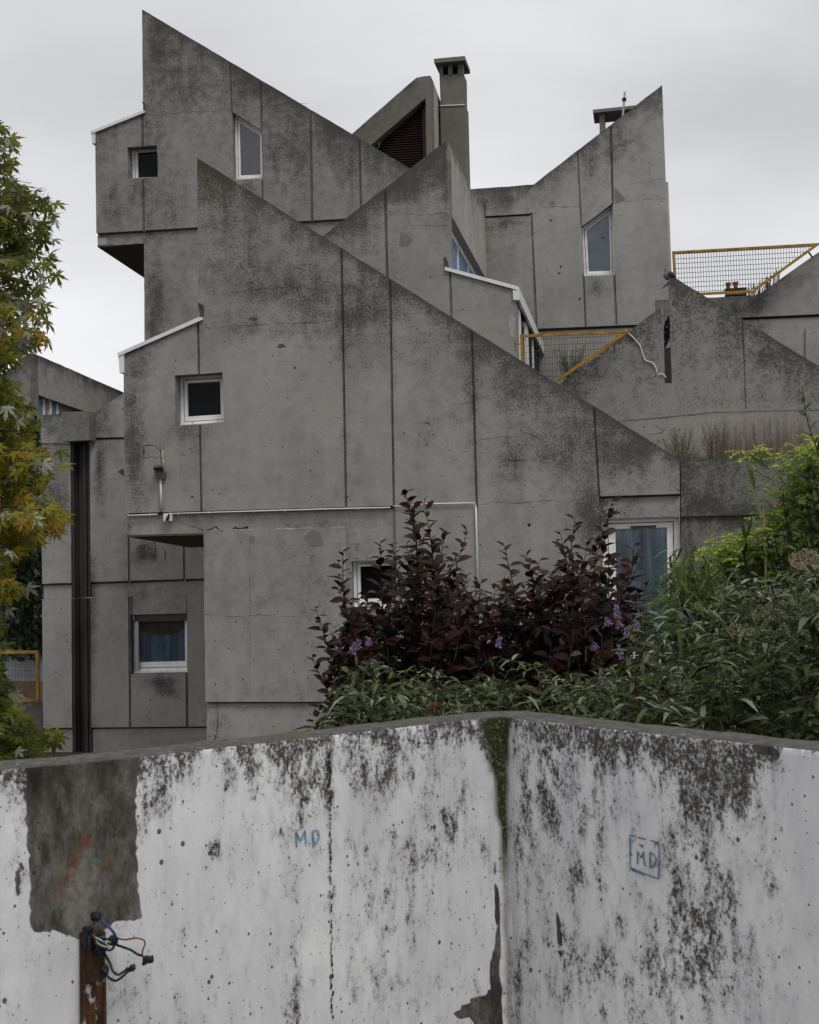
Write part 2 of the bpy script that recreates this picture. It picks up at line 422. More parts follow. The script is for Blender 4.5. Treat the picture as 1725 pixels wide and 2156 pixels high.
def glass(name, ior):
    k = N(name); k.t.nodes.remove(k.b); o = k.t.nodes['Material Output']
    tr = k.n('ShaderNodeBsdfTransparent'); gl = k.n('ShaderNodeBsdfGlossy'); gl.inputs['Roughness'].default_value = .03; tr.inputs[0].default_value = (.85, .88, .88, 1)
    fr = k.n('ShaderNodeFresnel'); fr.inputs[0].default_value = ior; mxs = k.n('ShaderNodeMixShader')
    k.l(fr.outputs[0], mxs.inputs[0]); k.l(tr.outputs[0], mxs.inputs[1]); k.l(gl.outputs[0], mxs.inputs[2]); k.l(mxs.outputs[0], o.inputs[0]); return k.mat
M['glass'] = glass('window_glass', 1.14); M['glass_sky'] = glass('coated_window_glass', 1.5); M['glass_mid'] = glass('curtained_window_glass', 1.3)
def leafmat(name, cols, rough=.55, trans=.25, spec=.14):
    """cols: list of (position, colour) picked per leaf by the attribute 'lv'"""
    k = N(name); r = k.n('ShaderNodeValToRGB'); k.l(k.attr('lv'), r.inputs[0]); cr_ = r.color_ramp
    cr_.elements[0].position = cols[0][0]; cr_.elements[0].color = (*cols[0][1], 1); cr_.elements[1].position = cols[-1][0]; cr_.elements[1].color = (*cols[-1][1], 1)
    for p_, c_ in cols[1:-1]: e_ = cr_.elements.new(p_); e_.color = (*c_, 1)
    n1 = k.noise(60, 3, .6); h = k.n('ShaderNodeHueSaturation'); k.l(r.outputs[0], h.inputs['Color']); k.l(k.rng(n1, .3, .7, .75, 1.25), h.inputs['Value'])
    k.color(h.outputs[0]); k.b.inputs['Roughness'].default_value = rough; k.b.inputs['Specular IOR Level'].default_value = spec
    if trans:
        o = k.t.nodes['Material Output']; t_ = k.n('ShaderNodeBsdfTranslucent'); k.l(h.outputs[0], t_.inputs[0]); mxs = k.n('ShaderNodeMixShader'); mxs.inputs[0].default_value = trans
        k.l(k.b.outputs[0], mxs.inputs[1]); k.l(t_.outputs[0], mxs.inputs[2]); k.l(mxs.outputs[0], o.inputs[0])
    return k.mat

# ================================================================== SETTING
GZ = -2.2
mb = MB(); mb.poly([(-700, -600, GZ - .02), (700, -600, GZ - .02), (700, 900, GZ - .02), (-700, 900, GZ - .02)]); g = mb.build('ground', M['soil']); g['kind'] = 'structure'

# ================================================================== WHITE FOREGROUND WALL
WT = 1.07                                              # height of the wall top above the terrace
fr_px = [(-330, 1650), (-160, 1633), (0, 1618.5), (150, 1606), (305, 1591), (457, 1573), (660, 1550.5), (801, 1534.5), (876, 1526), (981, 1514.5), (1042, 1508.4), (1063, 1507),
         (1080, 1510), (1204, 1524), (1356, 1541), (1509, 1556), (1641, 1570), (1725, 1580), (1850, 1599), (2050, 1634)]
class Curved:
    def __init__(s, pts):
        s.p = [Vector((q.x, q.y)) for q in pts]; s.c = [0]
        for a, b in zip(s.p, s.p[1:]): s.c.append(s.c[-1] + (b - a).length)
        s.nn = []
        for i in range(len(s.p)):
            d = (s.p[min(i + 1, len(s.p) - 1)] - s.p[max(i - 1, 0)]).normalized(); s.nn.append(Vector((d.y, -d.x)))
    def at(s, a, z, d=0):
        i = 0
        while i < len(s.c) - 2 and a > s.c[i + 1]: i += 1
        t = (a - s.c[i])/(s.c[i + 1] - s.c[i]); p = s.p[i].lerp(s.p[i + 1], t); n = s.nn[i].lerp(s.nn[i + 1], t)
        q = p - n*d
        return Vector((q.x, q.y, z))
    def px(s, x, y):
        d = ray(x, y)
        for i in range(len(s.p) - 1):
            a, b = s.p[i], s.p[i + 1]; e = b - a; den = d.x*e.y - d.y*e.x
            if abs(den) < 1e-9: continue
            t = (a.x*e.y - a.y*e.x)/den; r = (a.x*d.y - a.y*d.x)/den
            if t > 0 and -1e-6 <= r <= 1 + 1e-6: return (s.c[i] + r*(s.c[i + 1] - s.c[i]), EYE + t*d.z)
        return (s.c[0] if x < 800 else s.c[-1], 0)
pts = [PZ(x, y, WT) for x, y in fr_px]
# round the inner corner a little and resample
WS = Curved(pts)
SMAX = WS.c[-1]
sc_, _ = WS.px(1076, 1600)
def jag(s, z, sc, am, seed=0): return am*noise.noise(Vector((s*sc, z*sc, seed)))
def W2(x, y): return WS.px(x, y)
bare_poly = [W2(*p) for p in [(52, 1600), (296, 1592), (287, 1700), (290, 1850), (299, 1938), (245, 1942), (215, 1962), (168, 1984), (120, 1960), (66, 1966), (62, 1840), (55, 1740)]]
def sdist(s, z, pl):               # signed distance to a polygon, positive inside
    d = 9.0
    for i in range(len(pl)):
        a = Vector(pl[i]); b = Vector(pl[(i + 1) % len(pl)]); p = Vector((s, z)); e = b - a
        t = max(0, min(1, (p - a).dot(e)/max(1e-9, e.length_squared))); d = min(d, (p - a - e*t).length)
    return d if in_poly(s, z, pl) else -d
blobs_w = [(80, 1660, 40, 60, .5), (100, 1740, 40, 70, .45), (240, 1640, 50, 30, .4), (60, 1625, 70, 60, .5), (455, 1790, 18, 22, .8), (940, 1760, 45, 60, .45), (870, 1850, 40, 60, .30), (650, 1660, 30, 40, .5), (600, 1760, 30, 40, .2),
           (1165, 1650, 42, 110, .50), (1190, 1990, 30, 130, .45), (1240, 1720, 45, 120, .34), (1330, 1600, 70, 45, .55), (1215, 1830, 16, 30, .5), (1460, 1620, 60, 130, .62), (1540, 1640, 60, 90, .75),
           (1500, 1580, 90, 40, .8), (1480, 1850, 70, 200, .42), (1500, 2000, 60, 160, .55), (1360, 2050, 80, 130, .34), (1250, 2080, 60, 110, .40), (1420, 1980, 160, 110, .22), (1350, 1750, 160, 150, .16), (1135, 1700, 40, 260, .34), (1100, 1830, 26, 300, .40),
           (620, 2080, 25, 110, .42), (760, 2060, 40, 90, .2), (840, 2000, 60, 120, .16), (350, 1640, 60, 50, .40), (500, 1620, 60, 50, .45), (780, 1620, 70, 50, .40), (420, 1880, 60, 120, .10), (40, 1850, 14, 45, .75), (190, 1880, 60, 60, .1), (695, 1640, 9, 90, .30), (1060, 2100, 40, 60, .3), (1260, 1560, 160, 28, .5), (900, 1560, 160, 22, .35)]
bl_w = []
for x, y, rx, ry, am in blobs_w:
    a, z = W2(x, y); b, _ = W2(x + rx, y); _, z2 = W2(x, y + ry) if y + ry < 3000 else (0, z - .1)
    bl_w.append((a, z, abs(b - a), abs(z - z2), am*(.62 if x > 1090 else .85)))
def w_dirt(s, z):
    d = max(0, WT - z)
    v = .40*math.exp(-((d/.026)**1.2)) + .34*math.exp(-d/.10)*(1 + 1.6*noise.noise(Vector((s*5, 0, 3)))) + .10
    if s > sc_: v += .04 + .14*noise.noise(Vector((s*7, z*2, 5)))
    else: v += .20*noise.noise(Vector((s*4, z*1.8, 5)))
    v += .10*max(0, noise.noise(Vector((s*9, z*.9, 11))))
    for a, zz, rx, rz, am in bl_w:
        q = ((s - a)/rx)**2 + ((z - zz)/rz)**2
        if q < 6: v += am*math.exp(-q)
    pale = W2(1650, 1700)[0]
    if s > pale: v -= .34*min(1, (s - pale)/.03)
    return max(-.1, min(1.3, v))
s_m0, _ = W2(1062, 1700)
def w_moss(s, z):
    d = WT - z; w = .046*math.exp(-d/.16) + .012; w *= 1 + .5*noise.noise(Vector((s*14, z*16, 6))); c = s_m0 - .018*math.exp(-d/.2) + .012*noise.noise(Vector((0, z*9, 2)))
    v = max(0, 1.25 - abs(s - c)/w)*max(.25, 1 - d/.62)
    return min(1, v*2.4)
s_l0, _ = W2(1047, 2050)
def w_bare(s, z):
    v = sdist(s, z, bare_poly)/.012 + .22*noise.noise(Vector((s*40, z*40, 1))) + .7*noise.noise(Vector((s*110, z*90, 4)))
    b = .5 + .5*max(-1, min(1, v))
    yy = WT - z                                         # flaked paint low in the corner
    c = s_l0 - max(0, (yy - .62))*.9*(.6 + .6*noise.noise(Vector((s*12, z*20, 8)))); c2 = s_l0 + .012
    q = min((s - c)/.006, (c2 - s)/.004) + 1.2*noise.noise(Vector((s*30, z*30, 3)))
    if yy > .40: b = max(b, .5 + .5*max(-1, min(1, q)))
    for (x0, y0, rx, ry) in bl_b:
        q = 1 - ((s - x0)/rx)**2 - ((z - y0)/ry)**2 + 1.7*noise.noise(Vector((s*45, z*40, 9))); b = max(b, min(1, max(0, q*2)))
    return b
bl_b = []
for x, y, rx, ry in [(1178, 1975, 7, 50), (1610, 1585, 34, 20), (40, 1850, 9, 40), (1206, 1836, 7, 12)]:
    a, z = W2(x, y); b, _ = W2(x + rx, y); _, z2 = W2(x, y + ry); bl_b.append((a, z, abs(b - a), abs(z - z2)))
k = N('white_limewashed_concrete')
d_ = k.attr('dirt'); fine = k.noise(115, 8, .82, (1, 1, .8)); med = k.noise(24, 6, .72, (1, 1, .42)); mic = k.noise(230, 3, .7)
base = k.mix(k.rng(k.noise(5, 5, .6, (1, 1, .3)), .3, .7), (.47, .463, .475), (.66, .66, .655))
base = k.mix(k.rng(mic, .45, .8, 0, .25), base, (.35, .345, .36))
base = k.mix(k.rng(k.noise(9, 6, .7, (1, 1, .12)), .56, .75, 0, .35), base, (.44, .43, .44))
blot = k.noise(34, 8, .80, (1, 1, .7)); nn = k.m('MULTIPLY_ADD', fine, .62, k.m('MULTIPLY', blot, .38))
thr = k.m('MULTIPLY_ADD', d_, -.27, .590); thr = k.m('MULTIPLY_ADD', k.m('SUBTRACT', med, .5), -.62, thr); thr = k.m('MAXIMUM', thr, .385)
soft = k.m('MULTIPLY', k.m('SUBTRACT', nn, thr), 7.5, clamp=True); core = k.m('MULTIPLY', k.m('SUBTRACT', nn, k.m('ADD', thr, .055)), 13, clamp=True)
blackc = k.mix(k.rng(blot, .4, .6), (.020, .019, .018), (.046, .043, .034))
base = k.mix(k.m('MULTIPLY', k.rng(med, .42, .66), k.rng(d_, .0, .4, .12, .60)), base, (.30, .29, .305))
col = k.mix(k.m('MULTIPLY', soft, .70), base, (.17, .163, .165)); col = k.mix(k.m('MULTIPLY', core, .96), col, blackc)
bare = k.rng(k.attr('bare'), .45, .60)
bc = k.mix(k.rng(k.noise(9, 7, .72, (1, 1, .45)), .42, .60), (.036, .034, .028), (.175, .165, .145))
bc = k.mix(k.rng(k.noise(70, 4, .7), .4, .7, 0, .6), bc, (.05, .048, .036))
bc = k.mix(k.m('MULTIPLY', k.attr('rust'), k.rng(k.noise(45, 4, .7), .35, .55)), bc, (.10, .045, .022))
bc = k.mix(k.m('MULTIPLY', k.m('MULTIPLY_ADD', d_, 1.1, k.m('MULTIPLY_ADD', k.m('SUBTRACT', med, .5), 2.5, -.25)), .85, clamp=True), bc, (.022, .021, .017)); col = k.mix(bare, col, bc)
col = k.mix(k.m('MULTIPLY', k.attr('moss'), k.rng(fine, .27, .46), clamp=True), col, k.mix(k.rng(mic, .4, .6), (.012, .015, .005), (.036, .042, .010)))
for scv, th, gate in ((20, .13, .74), (46, .17, .74), (11, .075, .74), (85, .18, .80)):
    dist, vc = k.voro(scv, (1, 1, .8)); sep = k.n('ShaderNodeSeparateColor'); k.l(vc, sep.inputs[0])
    h = k.m('MULTIPLY', k.rng(dist, th, th*.75, 0, 1), k.m('GREATER_THAN', sep.outputs[0], gate)); col = k.mix(k.m('MULTIPLY', h, .88, clamp=True), col, (.028, .027, .022))
k.color(col); k.b.inputs['Roughness'].default_value = .9; k.b.inputs['Specular IOR Level'].default_value = .08
k.bump(k.m('ADD', k.m('MULTIPLY', fine, .6), k.m('MULTIPLY', bare, -1.2)), .45, .004)
M['limewash'] = k.mat
k = N('mossy_wall_top'); a_ = k.noise(38, 6, .75); b_ = k.noise(7, 5, .6)
col = k.mix(k.rng(a_, .35, .68), (.036, .034, .029), (.118, .112, .098)); col = k.mix(k.rng(b_, .5, .7, 0, .6), col, (.06, .06, .028)); col = k.mix(k.rng(k.noise(24, 3, .6, (1, 1, 1), loc=(4, 4, 4)), .70, .73), col, (.45, .45, .44))
k.color(col); k.bump(a_, .7, .012); M['walltop'] = k.mat

wall = thing('parapet_wall', 'foreground white limewashed parapet wall with black stains and a mossy inner corner', 'wall', WS.at(SMAX*.5, 0))
mb = MB()
rz = lambda z: z
rust_bl = [(*W2(150, 1830), .05, .09), (*W2(222, 1825), .035, .05), (*W2(250, 1955), .02, .012), (*W2(178, 1770), .05, .03)]
def w_rust(s, z):
    v = 0
    for a, zz, rx, rz_ in rust_bl:
        ds, dz = s - a, z - zz; dd = (ds*.86 - dz*.5)/(.35*rx), (ds*.5 + dz*.86)/rz_; q = dd[0]**2 + dd[1]**2
        v += 1.9*math.exp(-q*2.2)*(.6 + .8*noise.noise(Vector((s*30, z*12, 6))))
    return min(1, v)
mb = MB()
# fine grid where the picture looks, coarse below
NS, zs = 330, [WT - .0035, WT - .008] + [WT - .008 - .0125*i for i in range(1, 84)] + [-.3, -1.2, -2.4]
rows = []
s_vals = [SMAX*i/NS for i in range(NS + 1)]
for z in zs:
    row = []
    for s_ in s_vals:
        edge = .004*noise.noise(Vector((s_*30, 0, 7))) if z == zs[0] else 0
        dd = (.0035 if z == zs[0] else 0) + .0022*noise.noise(Vector((s_*9, z*9, 0))) + edge
        row.append(mb.vert(WS.at(s_, z, dd), dirt=w_dirt(s_, z), moss=w_moss(s_, z), bare=w_bare(s_, z), rust=max(0, w_rust(s_, z))))
    rows.append(row)
for r0, r1 in zip(rows, rows[1:]):
    for i in range(NS): mb.face((r0[i], r0[i + 1], r1[i + 1], r1[i]), 0)
TH = .122
prev = rows[0]
for j, dd in enumerate((.015, .04, .07, .10, TH - .006, TH)):
    row = []
    for s_ in s_vals:
        z = WT + .003*noise.noise(Vector((s_*8, dd*30, 2))) + .0015*noise.noise(Vector((s_*50, dd*50, 2))) - (.008 if dd == TH else 0)
        row.append(mb.vert(WS.at(s_, z, dd + .003*noise.noise(Vector((s_*12, 1, 2)))), dirt=.3))
    for i in range(NS): mb.face((prev[i], prev[i + 1], row[i + 1], row[i]), 1)
    prev = row
row = [mb.vert(WS.at(s_, -2.4, TH)) for s_ in s_vals]
for i in range(NS): mb.face((prev[i], prev[i + 1], row[i + 1], row[i]), 1)
o = mb.build('wall_face', [M['limewash'], M['walltop']], wall, smooth=True)
# blue graffiti
M['bluepaint'] = plain('blue_marker_paint', (.10, .21, .30), .7, .45, 60)
M['bluefaded'] = plain('faded_blue_paint', (.07, .14, .21), .8, .5, 60)
def strokes(mb, lst, w, m=0, seed=1):
    for i, l in enumerate(lst):
        q = [W2(*p) for p in l]; pr = None; rnd = random.Random(seed + i)
        for j, p in enumerate(q):
            r = q[min(j + 1, len(q) - 1)]; h = q[max(j - 1, 0)]; dx, dz = r[0] - h[0], r[1] - h[1]; L = math.hypot(dx, dz) or 1; ww = w*rnd.uniform(.7, 1.2)/2
            a = mb.vert(WS.at(p[0] - dz/L*ww, p[1] + dx/L*ww, -.0042)); b = mb.vert(WS.at(p[0] + dz/L*ww, p[1] - dx/L*ww, -.0042))
            if pr: mb.face((pr[0], a, b, pr[1]), m)
            pr = (a, b)
mb = MB()
strokes(mb, [[(624, 1784), (623, 1770), (622, 1752)], [(622, 1752), (627, 1762), (632, 1770)], [(632, 1770), (636, 1760), (641, 1748)], [(641, 1748), (642, 1762), (643.5, 1778)],
             [(650, 1775), (652, 1777)], [(657, 1750), (658, 1764), (660, 1780)], [(656, 1750), (664, 1748), (669, 1751), (671, 1758), (669, 1768), (664, 1776), (658, 1780)]], .0046)
tag(mb.build('graffiti', [M['bluepaint']], wall), 'blue hand-drawn letters M.D')
mb = MB()
strokes(mb, [[(1329, 1757), (1329, 1790), (1329, 1827)], [(1331, 1758), (1341, 1761)], [(1346, 1763), (1362, 1767)], [(1372, 1769), (1389, 1775)], [(1389, 1775), (1390, 1812), (1389, 1850)], [(1330, 1827), (1345, 1833), (1360, 1840), (1389, 1850)], [(1332, 1831), (1360, 1842)],
             [(1344, 1820), (1345, 1806), (1344, 1793)], [(1344, 1793), (1349, 1800), (1353, 1806)], [(1353, 1806), (1357, 1792)], [(1357, 1794), (1358, 1812), (1361, 1824)], [(1347, 1778), (1357, 1781)], [(1354, 1779), (1353, 1785)],
             [(1371, 1795), (1371, 1825)], [(1371, 1795), (1379, 1799), (1384, 1809), (1382, 1820), (1371, 1826)]], .0045, seed=40)
tag(mb.build('graffiti', [M['bluefaded']], wall), 'faded dark blue letters M D in a drawn square')
# fine vertical crack
mb = MB()
rnd = random.Random(3); y = 1580
while y < 2156:
    L = rnd.uniform(3, 14); x = 692 + (y - 1600)*.012 + rnd.uniform(-2.2, 2.2)
    if rnd.random() < .8: strokes(mb, [[(x, y), (x + rnd.uniform(-1, 1), y + L*.5), (x + rnd.uniform(-1.5, 1.5), y + L)]], rnd.uniform(.002, .006))
    y += L + rnd.uniform(0, 4)
mb.build('crack', [M['crack']], wall)

# terrace slab in front of the wall (below the picture)
mb = MB(); q = [WS.at(s_, 0, .0) for s_ in (0, SMAX*.25, sc_, SMAX*.8, SMAX)]
lo = [Vector((p.x, p.y, -.25)) for p in q] + [Vector((5, -6, -.25)), Vector((-5, -6, -.25))]; hi = [Vector((p.x, p.y, 0)) for p in lo]
mb.prism(lo, hi); t = mb.build('terrace', M['pave']); t['kind'] = 'structure'

# rusty conduit and loose wires
con = thing('rusty_conduit', 'flat rust-brown steel conduit running down the white wall under the bare patch', 'conduit', WS.at(*W2(190, 2000)))
mb = MB(); a = [W2(166, 1962), W2(217, 1958), W2(221, 2300), W2(168, 2300)]
strip(mb, WS, [a[0], a[1], a[2], a[3]], -.004, -.022); e1 = [W2(169, 1966), W2(174, 1966), W2(176, 2300), W2(171, 2300)]; strip(mb, WS, e1, -.022, -.027)
e1 = [W2(210, 1966), W2(215, 1966), W2(219, 2300), W2(214, 2300)]; strip(mb, WS, e1, -.022, -.027)
mb.build('conduit_channel', [M['rust']], con)
wires = thing('loose_wires', 'bundle of cut black, blue and brown wires dangling at the top of the rusty conduit', 'wires', WS.at(*W2(195, 1965), -.03))
def wpt(x, y, d): a, z = W2(x, y); return WS.at(a, z, d)
def curve(pts, n=6):               # Catmull-Rom
    pts = [Vector(p) for p in pts]; out = []
    for i in range(len(pts) - 1):
        p0, p1, p2, p3 = pts[max(i - 1, 0)], pts[i], pts[i + 1], pts[min(i + 2, len(pts) - 1)]
        for j in range(n):
            t = j/n; out.append(.5*((2*p1) + (-p0 + p2)*t + (2*p0 - 5*p1 + 4*p2 - p3)*t*t + (-p0 + 3*p1 - 3*p2 + p3)*t**3))
    out.append(pts[-1]); return out
def zz(x, y): return ((150 + x/4.9286)*.7303, (2600 + y/4.9286)*.7303)      # from a magnified detail
def wire(name, mat, lst, r):
    for l in lst:
        mb = MB(); mb.tube(curve([wpt(*zz(x, y), -d) for x, y, d in l]), r*.85, 7); mb.build(name, [mat], wires, smooth=True)
wire('wire', M['wire_blue'], [[(620, 190, .05), (700, 270, .075), (760, 360, .08), (790, 430, .06)], [(590, 440, .05), (640, 420, .06), (660, 440, .05)], [(560, 500, .05), (600, 520, .055), (620, 560, .04)]], .0042)
wire('wire', M['wire_brown'], [[(800, 440, .05), (900, 440, .07), (960, 400, .09), (1020, 380, .10), (1100, 405, .10), (1120, 460, .10), (1100, 560, .095), (1105, 650, .09)]], .0024)
wire('wire', M['wire_pale'], [[(520, 400, .045), (560, 500, .06), (640, 540, .065), (710, 560, .06)], [(520, 420, .05), (580, 440, .07), (640, 480, .065), (700, 470, .06), (730, 520, .05)], [(690, 480, .06), (730, 490, .06), (735, 540, .05)], [(700, 720, .04), (690, 790, .045), (700, 840, .04)]], .0024)
wire('wire', M['cableblack'], [[(800, 530, .05), (880, 535, .08), (960, 560, .09), (1030, 610, .095), (1110, 640, .09)],
    [(700, 700, .035), (730, 800, .06), (750, 880, .07), (800, 915, .08), (860, 870, .085), (920, 830, .085)], [(690, 960, .05), (730, 1000, .06), (780, 1005, .075), (830, 950, .085), (880, 890, .09), (930, 850, .085)],
    [(470, 420, .04), (455, 560, .05), (450, 760, .045), (480, 900, .05), (540, 955, .05), (610, 935, .045)], [(520, 420, .05), (560, 560, .06), (620, 700, .05), (640, 820, .045)], [(480, 380, .05), (540, 380, .06), (600, 470, .05)], [(600, 560, .05), (700, 600, .06), (760, 580, .06), (800, 540, .05)], [(560, 420, .045), (640, 450, .055), (720, 450, .06), (800, 480, .05)]], .0036)
mb = MB()
def lump(x, y, d, rx, rz, ry=.010, seed=0, n=10):
    c = wpt(*zz(x, y), -d); rnd = random.Random(seed)
    rings = []
    for i in range(1, 6):
        th = math.pi*i/6; ring_ = []
        for j in range(n):
            ph = j*2*math.pi/n; q = 1 + rnd.uniform(-.22, .22); ring_.append(mb.vert(c + Vector((rx*math.sin(th)*math.cos(ph)*q, ry*math.sin(th)*math.sin(ph)*q, rz*math.cos(th)*q))))
        rings.append(ring_)
    for a, b in zip(rings, rings[1:]):
        for j in range(n): mb.face((a[j], a[(j + 1) % n], b[(j + 1) % n], b[j]))
    mb.face(rings[0]); mb.face(rings[-1][::-1])
for i, (x, y, d, rx, rz) in enumerate([(575, 170, .03, .020, .019), (460, 350, .035, .022, .013), (470, 420, .03, .020, .018), (770, 470, .055, .019, .018), (640, 590, .04, .025, .017), (600, 520, .03, .022, .022), (450, 520, .03, .017, .03), (1160, 680, .09, .016, .012), (1215, 690, .09, .013, .014), (1140, 735, .09, .010, .009),
                                       (930, 840, .085, .012, .009), (980, 800, .09, .012, .011), (680, 910, .045, .016, .020), (600, 640, .03, .02, .02)]):
    mb = MB(); lump(x, y, d, rx*.68, rz*.68, seed=i); mb.build('connector', [M['cableblack']], wires)

# ================================================================== BUILDINGS
def X(S, *pts): return [S.px(x, y) for x, y in pts]
def dirt_fn(S, tops=(), blobs=(), base=0.0, seed=0):
    T = []
    for (x0, y0, x1, y1, dep, am) in tops: T.append((S.px(x0, y0), S.px(x1, y1), dep, am))
    B = []
    for (x, y, rx, ry, am) in blobs:
        a, z = S.px(x, y); b, _ = S.px(x + rx, y); _, c = S.px(x, y + ry); B.append((a, z, abs(b - a) + 1e-6, abs(z - c) + 1e-6, am))
    def f(s, z):
        v = base + .06 + .17*noise.noise(Vector((s*.55, z*.45, seed))) + .20*noise.noise(Vector((s*2.3, z*.8, seed + 7)))
        for (a, b, dep, am) in T:
            lo, hi = min(a[0], b[0]), max(a[0], b[0])
            if lo - .02 <= s <= hi + .02:
                t = (s - a[0])/(b[0] - a[0]) if abs(b[0] - a[0]) > 1e-6 else 0; d = a[1] + (b[1] - a[1])*t - z
                if d > -.03:
                    dp = dep*(1 + .8*noise.noise(Vector((s*2.1, 0, seed + 3)))); v += am*(.50*math.exp(-max(0, d)/(dp*1.5)) + .42*math.exp(-max(0, d)/(dp*.22)))
        for (a, zc, rx, rz_, am) in B:
            q = ((s - a)/rx)**2 + ((z - zc)/rz_)**2
            if q < 7: v += am*math.exp(-q)
        return max(-.5, min(1.3, v))
    return f
def body(S0w, px_out, w0, w1, name, mat, parent, grid=.5, dirt=None):
    """solid block behind a facade: outline traced on plane S0w, carried straight back from w0 to w1"""
    S = Front(w0); sh = [Front(S0w).px(*p) for p in px_out]
    mb = MB(); slab(mb, S, sh, w1 - w0, grid=grid, dirt=dirt, medge=0); return mb.build(name, [mat], parent)
def gv(S, x0, y0, x1, y1, hw=.022, d=.03): return (seg_rect(S.px(x0, y0), S.px(x1, y1), hw*.82), d, 1)
def window(parent, S, pts, wid, d=.24, curtain=None, label=None, sash=.035, glassy=True, sill=True, openleaf=False):
    """pts: opening corners in the wall plane (pixels): tl, tr, br, bl; wid: frame widths top,right,bottom,left"""
    o = [S.px(*p) for p in pts]; o = inset(o, -.0) if False else o
    mb = MB(); i1 = inset(o, [w*.42 for w in wid]); i2 = inset(o, wid)
    ring(mb, S, o, i1, d, d + .07); ring(mb, S, inset(o, [w*.42 + .013 for w in wid]), i2, d + .018, d + .066)
    if sill:
        a, b = o[3], o[2]; hz = .035; strip(mb, S, [(a[0] + .005, a[1] - .004), (b[0] - .005, b[1] - .004), (b[0] - .005, b[1] + hz), (a[0] + .005, a[1] + hz)], d - .05, d)
        for f_ in (.25, .78):
            cx_, cz_ = a[0] + (b[0] - a[0])*f_, a[1] + (b[1] - a[1])*f_ + wid[2]*.28
    w = mb.build('window', [M['white']], parent)
    if label: w['label'] = label
    gm = 'glass_sky' if curtain and curtain[0] in ('curt_pink', 'curt_grey') else 'glass_mid' if curtain else 'glass'
    if sill:
        for f_ in (.25, .78):
            m2 = MB()
            cx_, cz_ = a[0] + (b[0] - a[0])*f_, a[1] + (b[1] - a[1])*f_ + wid[2]*.33; strip(m2, S, [(cx_ - .008, cz_ - .008), (cx_ + .008, cz_ - .008), (cx_ + .008, cz_ + .008), (cx_ - .008, cz_ + .008)], d - .001, d + .01); m2.build('drain_hole', [M['black']], w)
    m2 = MB(); strip(m2, S, inset(o, [q - .006 for q in wid]), d + .035, d + .042); m2.build('pane', [M[gm]], w)
    gb = inset(o, [q*.9 for q in wid])
    if curtain:
        m2 = MB(); x0 = min(p[0] for p in gb); x1 = max(p[0] for p in gb); z0 = min(p[1] for p in gb)
        tl, tr = gb[0], gb[1]; n = max(8, int((x1 - x0)/.02)); pr = None
        for j in range(n + 1):
            xx = x0 + (x1 - x0)*j/n; zt = tl[1] + (tr[1] - tl[1])*(xx - tl[0])/(tr[0] - tl[0]); dd = d + .062 + .012*math.sin(xx*38 + math.sin(xx*11)*2)*(1 if curtain[1] else .1)
            q = (m2.vert(S.at(xx, z0, dd)), m2.vert(S.at(xx, zt, dd)))
            if pr: m2.face((pr[0], q[0], q[1], pr[1]))
            pr = q
        m2.build('curtain', [M[curtain[0]]], w, smooth=True)
    else:
        m2 = MB(); strip(m2, S, gb, min(.405, d + .12), min(.41, d + .125)); m2.build('dark_interior', [M['room']], w)
    return w, o, i2

# ---------- A: the big gable in front
SA = Front(21.0)
blkA = thing('apartment_block', 'large front concrete block whose roofline slopes down to the right from a mossy point', 'building', P(900, 1560, 21.0))
outA = X(SA, (415, 332), (1431, 967.5), (1440, 1740), (436, 1740), (428.5, 1126), (265, 1130.5), (259.5, 750), (418.6, 677))
topA = [(415, 332, 1431, 967, .42, 1.0), (259, 750, 419, 677, .3, .2)]
dirt_shade_A = [(520, 560, 120, 130, .12), (640, 660, 100, 60, .10), (770, 740, 60, 120, .12), (900, 740, 60, 60, .12), (960, 900, 40, 120, .16), (1100, 960, 110, 80, .18), (560, 695, 130, 12, .28), (440, 400, 40, 90, .45), (590, 600, 80, 40, .30), (480, 600, 70, 100, .22), (660, 640, 50, 60, .35), (772, 650, 50, 50, .45), (745, 720, 40, 90, .25), (275, 880, 22, 130, .55), (285, 1000, 25, 110, .5), (300, 760, 30, 60, .3), (400, 910, 60, 26, .5),
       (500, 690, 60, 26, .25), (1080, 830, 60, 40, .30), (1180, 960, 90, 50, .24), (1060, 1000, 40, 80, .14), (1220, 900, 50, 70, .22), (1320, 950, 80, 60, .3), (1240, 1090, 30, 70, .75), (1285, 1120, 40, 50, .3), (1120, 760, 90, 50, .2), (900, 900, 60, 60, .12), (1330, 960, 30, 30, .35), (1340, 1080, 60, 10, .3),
       (265, 1110, 8, 25, .8), (600, 1105, 90, 8, .3), (640, 1460, 200, 14, .15), (420, 740, 8, 300, .25), (723, 780, 9, 260, .3), (826, 820, 9, 220, .3), (998, 880, 9, 160, .3), (460, 1500, 12, 60, .4), (700, 800, 300, 180, -.10), (560, 950, 120, 100, -.10), (560, 1260, 140, 180, .04), (930, 980, 60, 90, -.1)]  # the broad faint blob on the lower panel paints its weaker light
